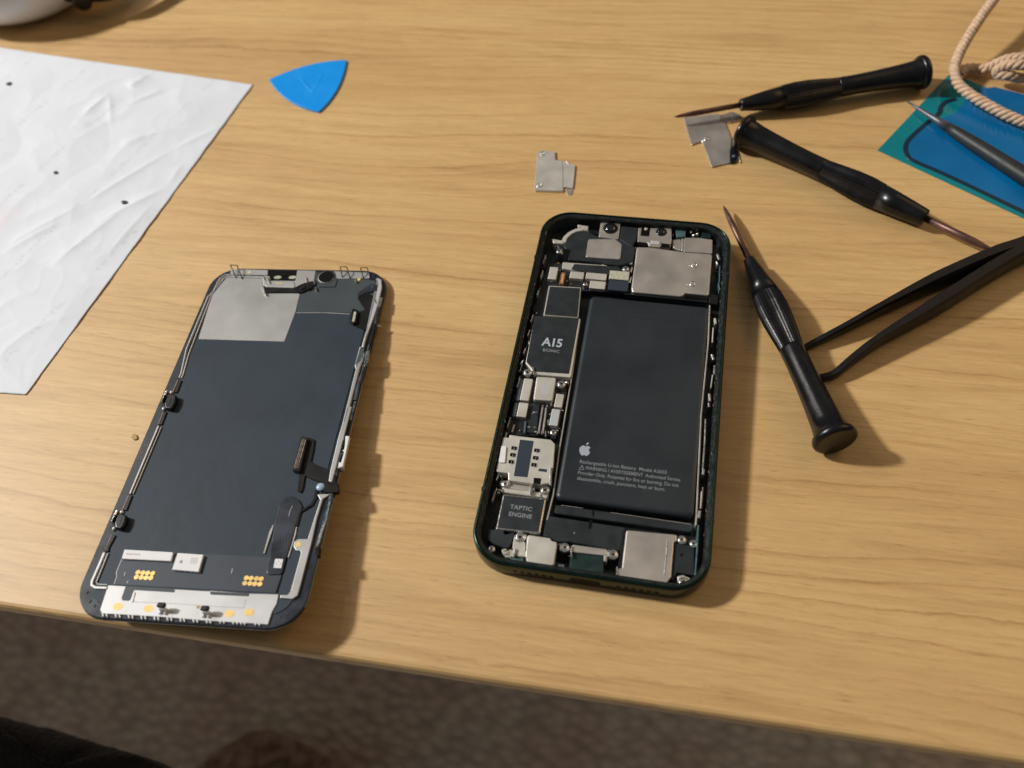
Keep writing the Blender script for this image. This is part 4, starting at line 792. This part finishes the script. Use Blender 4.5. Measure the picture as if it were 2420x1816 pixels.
ed = np.minimum(np.minimum(tt_, 1 - tt_), st); ZZ = np.maximum(.1, ZZ * np.clip(.45 + ed * 7, 0, 1))
for i in range(N + 1):
    for j in range(M + 1):
        x, y = XY[i, j]
        if i == 0 or j in (0, M):
            k = noise.noise(Vector((x * .12, y * .12, 0))) * .5 + noise.noise(Vector((x * .5, y * .5, 0))) * .12; x += k; y += k * .6
        vs.append((x, y, ZZ[i, j]))
for i in range(N):
    for j in range(M):
        a = i * (M + 1) + j; fs.append([a, a + 1, a + M + 2, a + M + 1])
mb.add(vs, fs, True)
ps = mb.build('paper_sheet', paper); tag(ps, 'large white wrinkled sheet of thin paper lying on the table at left', 'paper')
md = ps.modifiers.new('thickness', 'SOLIDIFY'); md.thickness = 0.00012
dgp = bpy.context.evaluated_depsgraph_get()
def zat(x, y):
    best = min(vs, key=lambda v: (v[0] - x) ** 2 + (v[1] - y) ** 2); return best[2]
for (px, py), r_, lab in (((21, 197), 1.5, 'tiny elongated black crumb near the top left corner of the paper'), ((131, 407), 1.05, 'tiny black crumb in the middle of the white paper'), ((294, 477), 1.35, 'tiny black crumb nearest the long edge of the white paper')):
    x, y = TB.P(px, py, 1.5); z = zat(x, y); mb = MB()
    random.seed(px); rings = []
    for k in range(5):
        a = math.pi * (k + .3) / 5.6; rings.append([(x + r_ * 1.2 * math.sin(a) * math.cos(i * .7854) * random.uniform(.8, 1.2), y + r_ * .9 * math.sin(a) * math.sin(i * .7854) * random.uniform(.8, 1.2) - .25 * r_ * math.sin(a) * math.cos(i * .7854), z + .25 + r_ * .35 * -math.cos(a)) for i in range(8)])
    mb.loft(rings, True, True, True); tag(mb.build('crumb', crumb), lab, 'crumb', 'black crumbs on the paper')
x, y = TB.P(318, 1033, .3); mb = MB(); mb.prism([(x + 1.5 * math.cos(a * .6283) * (1 - .2 * (a % 2)) + .0, y + 1.1 * math.sin(a * .6283) - .5 * math.cos(a * .6283)) for a in range(10)], .02, .5, .25, 2); tag(mb.build('crumb', crumbb), 'small tan brown crumb on the wood left of the upturned screen', 'crumb')

# ------------------------------------------------------------------ blue pick
def Q3(*p): return TB.PL(Q(*p), .9)
c0, c1, c2_ = Q3((1562, 462))[0], Q3((2014, 348))[0], Q3((1852, 650))[0]
m01, m12, m20 = Q3((1790, 352))[0], Q3((1990, 530))[0], Q3((1655, 612))[0]
pk = empty('opening_pick', loc=(*Q3((1810, 480))[0], 0)); tag(pk, 'bright blue plastic triangular opening pick with curved sides', 'opening pick')
ox, oy = Q3((1810, 480))[0]; sh_ = lambda pts: [(x - ox, y - oy) for x, y in pts]
outl = bez(c0, m01, c1, 10) + bez(c1, m12, c2_, 10) + bez(c2_, m20, c0, 10)
MB().prism(rnd(sh_(outl), .7), 0.05, .95, .3, 3).build('plate', bluep, pk)
tri = Q3((1735, 450), (1878, 430), (1815, 545)); cc = (sum(p[0] for p in tri) / 3, sum(p[1] for p in tri) / 3)
def emb(k, w0, w1):
    t3 = [(cc[0] + (p[0] - cc[0]) * k, cc[1] + (p[1] - cc[1]) * k) for p in tri]; return rnd(sh_(t3), .8)
mb = MB(); mb.loft([[(x, y, .93) for x, y in emb(1.1, 0, 0)], [(x, y, 1.06) for x, y in emb(1.0, 0, 0)], [(x, y, 1.06) for x, y in emb(.86, 0, 0)], [(x, y, .97) for x, y in emb(.78, 0, 0)], [(x, y, 1.02) for x, y in emb(.4, 0, 0)]], False, True, True); mb.build('raised_triangle', bluep, pk)

# ------------------------------------------------------------------ loose brackets
Y7 = Z(1240, 330, .09035); Y8 = Z(1580, 240, .09639)
def tl(name, label, cat, px):
    x, y = TB.P(*px, 0); o = empty(name, loc=(x, y, 0)); tag(o, label, cat); o['_x'] = x; o['_y'] = y; return o
b1 = tl('metal_bracket', 'small grey metal shield plate lying alone on the wood above the phone', 'bracket', (1310, 405)); del_keys = []
def lp(o, pts, w): return [(x - o['_x'], y - o['_y']) for x, y in TB.PL(pts, w)]
MB().prism(rnd(lp(b1, Y7((330, 335), (420, 285), (790, 300), (800, 535), (985, 558), (1010, 1330), (975, 1345), (255, 1325), (245, 1260)), .9), .35), .55, .9, .1).build('plate', nickel2, b1)
MB().prism(rnd(lp(b1, Y7((985, 560), (1085, 570), (1165, 630), (1325, 662), (1262, 1275), (1040, 1240), (965, 1180)), .7), .35), .35, .7, .1).build('stepped_plate', nickel2, b1)
MB().prism(rnd(lp(b1, Y7((270, 1310), (1005, 1325), (1000, 1370), (280, 1355)), .5), .05), .02, .6, .05).build('folded_edge', nickel, b1)
MB().prism(rnd(lp(b1, Y7((1060, 1290), (1255, 1300), (1250, 1400), (1200, 1450), (1120, 1440)), .3), .3), .03, .35, .08).build('tab', nickel, b1)
for p_ in ((470, 375), (385, 1205)): u, v = lp(b1, Y7(p_), .9)[0]; MB().cup(u, v, .89, 1.25).build('dimple', steel, b1)
MB().bar(lp(b1, Y7((1085, 570), (1150, 650)), .8), .3, .5, .85, .1).build('bright_fold', steel, b1)
b2 = tl('metal_bracket', 'grey L-shaped metal shield plate lying under the upper screwdriver shaft', 'bracket', (1685, 310))
MB().prism(rnd(lp(b2, Y8((365, 400), (1225, 300), (1400, 545), (1535, 905), (1500, 1500), (1050, 1600), (835, 1000), (800, 975), (560, 1060)), .7), .3), .3, .7, .1).build('plate', nickel, b2)
MB().prism(rnd(lp(b2, Y8((1225, 340), (1560, 250), (1770, 330), (1790, 440), (1500, 500), (1260, 490)), .9), .3), .05, .9, .15).build('arm', mat('warm_metal', (.55, .46, .38), .3, .8, .1, 300), b2)
MB().bar(lp(b2, Y8((1548, 290), (1590, 420)), 1.1), .3, .6, 1.15, .12).build('bright_fold', steel, b2)
MB().prism(rnd(lp(b2, Y8((1500, 1180), (1560, 1080), (1640, 1090), (1700, 1290), (1650, 1450), (1560, 1500), (1500, 1480)), 1.2), .6), .05, 1.2, .4, 3).build('rubber_gasket', black, b2)
u, v = lp(b2, Y8((1610, 1330)), 1.4)[0]; MB().dome(u, v, 1.1, .9, .4).build('screw_head', bluegrey, b2)
u, v = lp(b2, Y8((930, 930)), .7)[0]; MB().cup(u, v, .69, 1.5).build('dimple', steel, b2)
MB().tube([(*lp(b2, Y8((1660, 1130)), .8)[0], .6), (*lp(b2, Y8((1750, 1420)), .8)[0], .5), (*lp(b2, Y8((1770, 1490)), .8)[0], .3)], .15, 6).build('wire_end', nickel, b2)
for o in (b1, b2):
    del o['_x']; del o['_y']

# ------------------------------------------------------------------ screwdrivers
S3 = Z(1560, 460, .43369); S1 = Z(1560, 0, .38879)
def driver(label, tip, hs, cap, zt, zc, shaftr=.95, k=1.0, fr=2.3):
    zh = zt + (zc - zt) * .36
    T = Vector((*TB.P(*tip, zt), zt)); Hs = Vector((*TB.P(*hs, zh), zh)); Cp = Vector((*TB.P(*cap, zc), zc))
    d = (Cp - T).normalized(); hl = (Cp - Hs).length
    root = empty('precision_screwdriver', loc=(Cp.x, Cp.y, 0)); tag(root, label, 'screwdriver', 'small screwdrivers spread on the table')
    o = Vector((Cp.x, Cp.y, 0)); Hp = Cp - d * hl
    prof = [(0, fr * .75), (.004, fr * .95), (.02, fr), (.08, fr + (5 - fr) * .35), (.16, fr + (5 - fr) * .72), (.23, 5.0)]
    MB().lathe(Hp - o, Cp - o, [(q, r * k) for q, r in prof], 28).build('front_sleeve', handle_m, root)
    pr = [(.228, 4.8), (.235, 5.15), (.30, 5.5), (.37, 5.35), (.44, 4.85), (.50, 4.35), (.53, 4.15)]
    MB().lathe(Hp - o, Cp - o, [(q, r * k) for q, r in pr], 64, (.23, .53, .055)).build('ribbed_grip', handle_m, root)
    pr = [(.525, 4.0), (.54, 4.2), (.62, 4.15), (.72, 4.35), (.82, 4.75), (.90, 5.2), (.955, 5.75), (.960, 6.3), (.968, 6.95), (.980, 7.25), (.990, 7.15), (.997, 6.7), (1.0, 5.9)]
    MB().lathe(Hp - o, Cp - o, [(q, r * k) for q, r in pr[:8]], 32).build('rear_grip', handle_m, root)
    MB().lathe(Hp - o, Cp - o, [(q, r * k) for q, r in pr[7:]], 32).build('swivel_cap', handle_m, root)
    MB().lathe(T - o, Hp + d * 1 - o, [(0, .15), (.06, shaftr * .5), (.2, shaftr * .85), (.3, shaftr), (1, shaftr)], 14).build('shaft', shaft_m, root)
    return root
driver('black screwdriver beside the phone, brown tip pointing up past its corner', S3((345, 62))[0], S3((478, 352))[0], S3((962, 1352))[0], 3.4, 7.3, 1.15, 1.0, 2.3)
driver('black screwdriver at the top, its shaft over the L-shaped metal plate', S1((82, 713))[0], S1((492, 650))[0], S1((1612, 438))[0], 4.9, 7.3, 1.15, 1.0, 2.7)
driver('black screwdriver pointing down right, its brown shaft ending under the tweezers', S1((2035, 1530))[0], S1((1625, 1315))[0], S1((492, 795))[0], 3.8, 7.3, 1.35, 1.0, 3.5)

# ------------------------------------------------------------------ tweezers on their side
tz = empty('tweezers', loc=(*TB.P(2300, 640, 4.5), 0)); tag(tz, 'black metal tweezers lying open, both tips touching the ribbed screwdriver', 'tweezers')
to = Vector(TB.P(2300, 640, 4.5))
def arm(pts):
    cl = smooth_path([(*TB.P(*p, z), z, h, t) if False else Vector((*TB.P(*p, z), z)) for p, z, h, t in pts], 6)
    hs_ = np.interp(np.linspace(0, 1, len(cl)), np.linspace(0, 1, len(pts)), [q[2] for q in pts]); ts = np.interp(np.linspace(0, 1, len(cl)), np.linspace(0, 1, len(pts)), [q[3] for q in pts])
    rings = []
    for i, c in enumerate(cl):
        t = cl[min(i + 1, len(cl) - 1)] - cl[max(i - 1, 0)]; t.z = 0; t.normalize(); nn = Vector((-t.y, t.x, 0))
        h, w = hs_[i] / 2, ts[i] / 2; c = c - Vector((to.x, to.y, 0)); b = .35
        rings.append([c + nn * (w * a) + Vector((0, 0, h * e)) for a, e in ((1, -1 + b), (1 , 1 - b), (1 - b, 1), (-1 + b, 1), (-1, 1 - b), (-1, -1 + b), (-1 + b, -1), (1 - b, -1))])
    mb = MB(); mb.loft([r[::-1] for r in rings], True, True, False); return mb
arm([(S3((2300, 150))[0], 5.0, 9, 5.7), (S3((1983, 285))[0], 5.0, 9, 5.3), (S3((1800, 345))[0], 5.0, 8.6, 4.9), (S3((1500, 475))[0], 4.6, 8.2, 4.6), (S3((1200, 625))[0], 4.0, 6.5, 2.7), (S3((1000, 730))[0], 3.2, 4.5, 2.4), (S3((800, 830))[0], 1.9, 2.2, 2.0), (S3((770, 850))[0], 1.5, 1.6, 1.6)]).build('arm', blackmetal, tz)
arm([(S3((2300, 165))[0], 5.0, 9, 4.9), (S3((1983, 318))[0], 5.0, 9, 4.9), (S3((1800, 420))[0], 5.0, 8.6, 4.9), (S3((1500, 610))[0], 4.6, 8.2, 4.6), (S3((1200, 790))[0], 4.0, 6.5, 2.8), (S3((1060, 890))[0], 3.2, 4.8, 2.6), (S3((955, 975))[0], 2.2, 3.0, 2.4), (S3((900, 995))[0], 1.8, 2.4, 2.3), (S3((850, 1000))[0], 1.4, 1.8, 1.8)]).build('arm', blackmetal, tz)

# ------------------------------------------------------------------ film sheet
Y6 = Z(2060, 140, .2530)
fq = TB.PL(Y6((55, 850), (735, 130)), .3)
A0, B0 = Vector(fq[0]), Vector(fq[1]); e1 = (B0 - A0); C0 = Vector(TB.P(*Y6((1423, 1485))[0], .3)); e2 = (C0 - A0).normalized()
fl = empty('protective_film', loc=(A0.x, A0.y, 0)); tag(fl, 'glossy blue and teal film sheet with a dark rounded outline, at right', 'film sheet')
fo = A0
L2 = lambda pts, w: [(x - fo.x, y - fo.y) for x, y in TB.PL(pts, w)]
far = [tuple(Vector((0, 0))), tuple(e2 * 150), tuple(e2 * 150 + e1), tuple(e1)]
MB().prism(far, .05, .35, .05).build('teal_layer', filmt, fl)
mb = MB(); inp = L2(Y6((500, 625), (355, 765), (325, 850), (390, 935), (720, 1075), (1423, 1410)), .5)
end = inp[-1]; inp2 = inp + [(end[0] + e2.x * 40, end[1] + e2.y * 40), (end[0] + e2.x * 40 + e1.x * .74, end[1] + e2.y * 40 + e1.y * .74)] + L2(Y6((1423, 330), (1150, 260), (930, 290), (860, 400), (790, 500), (640, 560)), .5)
MB().prism(inp2, .35, .5, .03).build('blue_layer', filmb, fl)
mb = MB(); lnp = L2(Y6((790, 370), (700, 395), (650, 440), (625, 510), (500, 610), (350, 750), (318, 830), (340, 900), (400, 950), (720, 1090), (1423, 1425), (1700, 1560)), .6)
lnp = [tuple(p) for p in [(v.x, v.y) for v in smooth_path([(x, y, 0) for x, y in lnp], 5)]]
mb.bar(lnp, 1.9, .36, .62, .1); mb.build('dark_outline', darkline, fl)
random.seed(9); mb = MB()
for k in range(60):
    t = k / 60; x = 900 + 520 * t + random.uniform(-10, 10); y = 420 + 250 * t + random.uniform(-22, 22)
    mb.bar(L2(Y6((x, y), (x + 6, y + random.uniform(18, 45))), .55), .16, .5, .56, 0)
mb.build('scratch_marks', mat('film_scratch', (.03, .2, .4), .35), fl, kind='stuff')

# ------------------------------------------------------------------ pointed tool over the film
T0 = Vector((*TB.P(*Y6((320, 388))[0], 2.2), 2.2)); T1 = Vector((*TB.P(*Y6((1423, 1062))[0], 4.6), 4.6)); dv = (T1 - T0).normalized(); T2 = T0 + dv * 135; T2.z = 4.7
tt = empty('spudger', loc=(T1.x, T1.y, 0)); tag(tt, 'dark grey pointed pry tool with grey tip resting across the blue film', 'pry tool')
o_ = Vector((T1.x, T1.y, 0))
MB().lathe(T0 - o_, T2 - o_, [(0, .2), (.04, .6), (.13, 1.5), (.17, 2.0)], 20).build('tip', tipm, tt)
MB().lathe(T0 - o_, T2 - o_, [(.168, 1.95), (.20, 2.4), (.28, 2.9), (.45, 3.35), (1.0, 3.4)], 14).build('handle', toolm, tt)

# ------------------------------------------------------------------ braided cord
Z5 = Z(2100, 0, .19277)
def cord(path, name, label, rr=1.2, off=1.12, pitch=7.0):
    pts = smooth_path([Vector((*TB.P(*p, z), z)) for p, z in path], 14); n = len(pts)
    root = empty(name, loc=(pts[n // 2].x, pts[n // 2].y, 0)); tag(root, label, 'cord'); o = Vector((pts[n // 2].x, pts[n // 2].y, 0))
    # resample evenly
    seg = [0]
    for i in range(1, n): seg.append(seg[-1] + (pts[i] - pts[i - 1]).length)
    Ltot = seg[-1]; m = int(Ltot / .45); ev = []
    j = 0
    for i in range(m + 1):
        s_ = Ltot * i / m
        while j < n - 2 and seg[j + 1] < s_: j += 1
        ev.append(pts[j].lerp(pts[j + 1], (s_ - seg[j]) / max(1e-6, seg[j + 1] - seg[j])))
    for strand in range(3):
        out = []; prev = None
        for i, p in enumerate(ev):
            t = (ev[min(i + 1, m)] - ev[max(i - 1, 0)]).normalized()
            if prev is None: a = t.cross(Vector((0, 0, 1))).normalized()
            else: a = (prev - t * prev.dot(t)).normalized()
            prev = a; b = a.cross(t); an = 2 * math.pi * (i * Ltot / m / pitch + strand / 3)
            out.append(p + (a * math.cos(an) + b * math.sin(an)) * off - o)
        MB().tube(out, rr, 7).build('strand', rope, root)
    return root
cord([(Z5((1560, -420))[0], 16), (Z5((1330, -60))[0], 15), (Z5((1170, 160))[0], 14), (Z5((1010, 400))[0], 12), (Z5((890, 610))[0], 10), (Z5((815, 800))[0], 8), (Z5((810, 930))[0], 7), (Z5((870, 1050))[0], 6), (Z5((1000, 1160))[0], 5.5), (Z5((1180, 1270))[0], 5), (Z5((1400, 1390))[0], 4.5), (Z5((1640, 1490))[0], 4), (Z5((2000, 1590))[0], 4)], 'braided_cord', 'tan braided cord looping down over the corner of the blue film')
cord([(Z5((850, 900))[0], 4), (Z5((930, 850))[0], 3.2), (Z5((1050, 840))[0], 3), (Z5((1180, 850))[0], 3.5), (Z5((1330, 780))[0], 6), (Z5((1500, 720))[0], 9), (Z5((1680, 730))[0], 10), (Z5((1800, 860))[0], 7), (Z5((1660, 960))[0], 5), (Z5((1480, 930))[0], 7), (Z5((1320, 900))[0], 6), (Z5((1420, 810))[0], 10), (Z5((1640, 800))[0], 12), (Z5((2000, 850))[0], 9)], 'knotted_cord', 'tan cord gathered in a loose knot at the right photo edge')

# ------------------------------------------------------------------ things cut off by the top left corner
p1, p2, p3 = Vector(TB.P(0, 36, 14)), Vector(TB.P(68, 22, 14)), Vector(TB.P(128, 0, 14))
ax_, ay_ = p1; bx_, by_ = p2; cx1, cy1 = p3; dd = 2 * (ax_ * (by_ - cy1) + bx_ * (cy1 - ay_) + cx1 * (ay_ - by_))
x0 = ((ax_**2 + ay_**2) * (by_ - cy1) + (bx_**2 + by_**2) * (cy1 - ay_) + (cx1**2 + cy1**2) * (ay_ - by_)) / dd
y0 = ((ax_**2 + ay_**2) * (cx1 - bx_) + (bx_**2 + by_**2) * (ax_ - cx1) + (cx1**2 + cy1**2) * (bx_ - ax_)) / dd
rad_ = (p1 - Vector((x0, y0))).length; print('CASE', x0, y0, rad_)
wb = MB(); rings = []
for q, z in ((.55, .1), (.62, .5), (.8, 3), (.93, 8), (1.0, 14), (.99, 20), (.93, 27), (.80, 33), (.6, 37), (.3, 39), (.02, 40)):
    rings.append([(x0 + rad_ * q * math.cos(a * math.pi / 24), y0 + rad_ * q * math.sin(a * math.pi / 24), z) for a in range(48)])
wb.loft(rings, True, True, True); tag(wb.build('white_case', offwhite), 'rounded white plastic case cut off by the top left photo corner', 'case')
bk = empty('black_cable', loc=(*TB.P(200, -10, 0), 0)); tag(bk, 'black cable plug with a stubby end beside the white case', 'cable')
bo = Vector((*TB.P(200, -10, 0), 0))
def wp(px, py, z): return Vector((*TB.P(px, py, z), z)) - bo
MB().tube(smooth_path([wp(60, -40, 12), wp(130, -16, 12), (wp(200, -12, 12)), wp(270, -20, 12), wp(360, -70, 12)], 6), 3.6, 12).build('cable', black, bk)
MB().tube([wp(190, -30, 12), wp(194, -6, 11.5), wp(196, 10, 10.5)], [5.6, 5.4, 4.2], 14).build('plug', black, bk)
MB().tube(smooth_path([wp(330, -60, 9), wp(560, -70, 12), wp(800, -85, 10)], 6), 1.6, 8).build('thin_lead', black, bk)

# ------------------------------------------------------------------ below the table edge
def sheetobj(pts, zb, zt, name, m, label, cat, amp):
    poly = rnd(TB.PL(pts, zt), 6, 4); cx = sum(p[0] for p in poly) / len(poly); cy = sum(p[1] for p in poly) / len(poly)
    mb = MB(); rings = []
    fine = []
    for i in range(len(poly)):
        a = Vector(poly[i]); b = Vector(poly[(i + 1) % len(poly)]); k = max(1, int((b - a).length / 4))
        for j in range(k): fine.append(a.lerp(b, j / k))
    for q, z in ((.99, zb), (1.0, zb + (zt - zb) * .5), (1.0, zb + (zt - zb) * .8), (.97, zt - (zt - zb) * .04), (.9, zt), (.7, zt + amp * .5), (.4, zt + amp), (.1, zt + amp * 1.1)):
        rings.append([(cx + (p.x - cx) * q + noise.noise(Vector((p.x * .2, p.y * .2, z * .1))) * 1.2, cy + (p.y - cy) * q + noise.noise(Vector((p.y * .2, p.x * .2, z * .1 + 4))) * 1.2, z + noise.noise(Vector((p.x * .03, p.y * .03, q * 3))) * amp * .6) for p in fine])
    mb.loft(rings, True, True, True); o = mb.build(name, m); tag(o, label, cat); return o
sheetobj([(-250, 1630), (0, 1682), (150, 1722), (280, 1762), (360, 1785), (430, 1830), (500, 1960), (-250, 2000)], -719, -190, 'draped_cloth', blackcloth, 'black fuzzy cloth below the table edge in the bottom left corner', 'cloth', 6)
sheetobj([(440, 1830), (520, 1765), (580, 1728), (640, 1722), (710, 1748), (790, 1795), (850, 1840), (800, 1990), (460, 1990)], -719, -640, 'brown_cushion', browncloth, 'rounded brown cushion on the carpet, partly cut off by the bottom photo edge', 'cushion', 12)
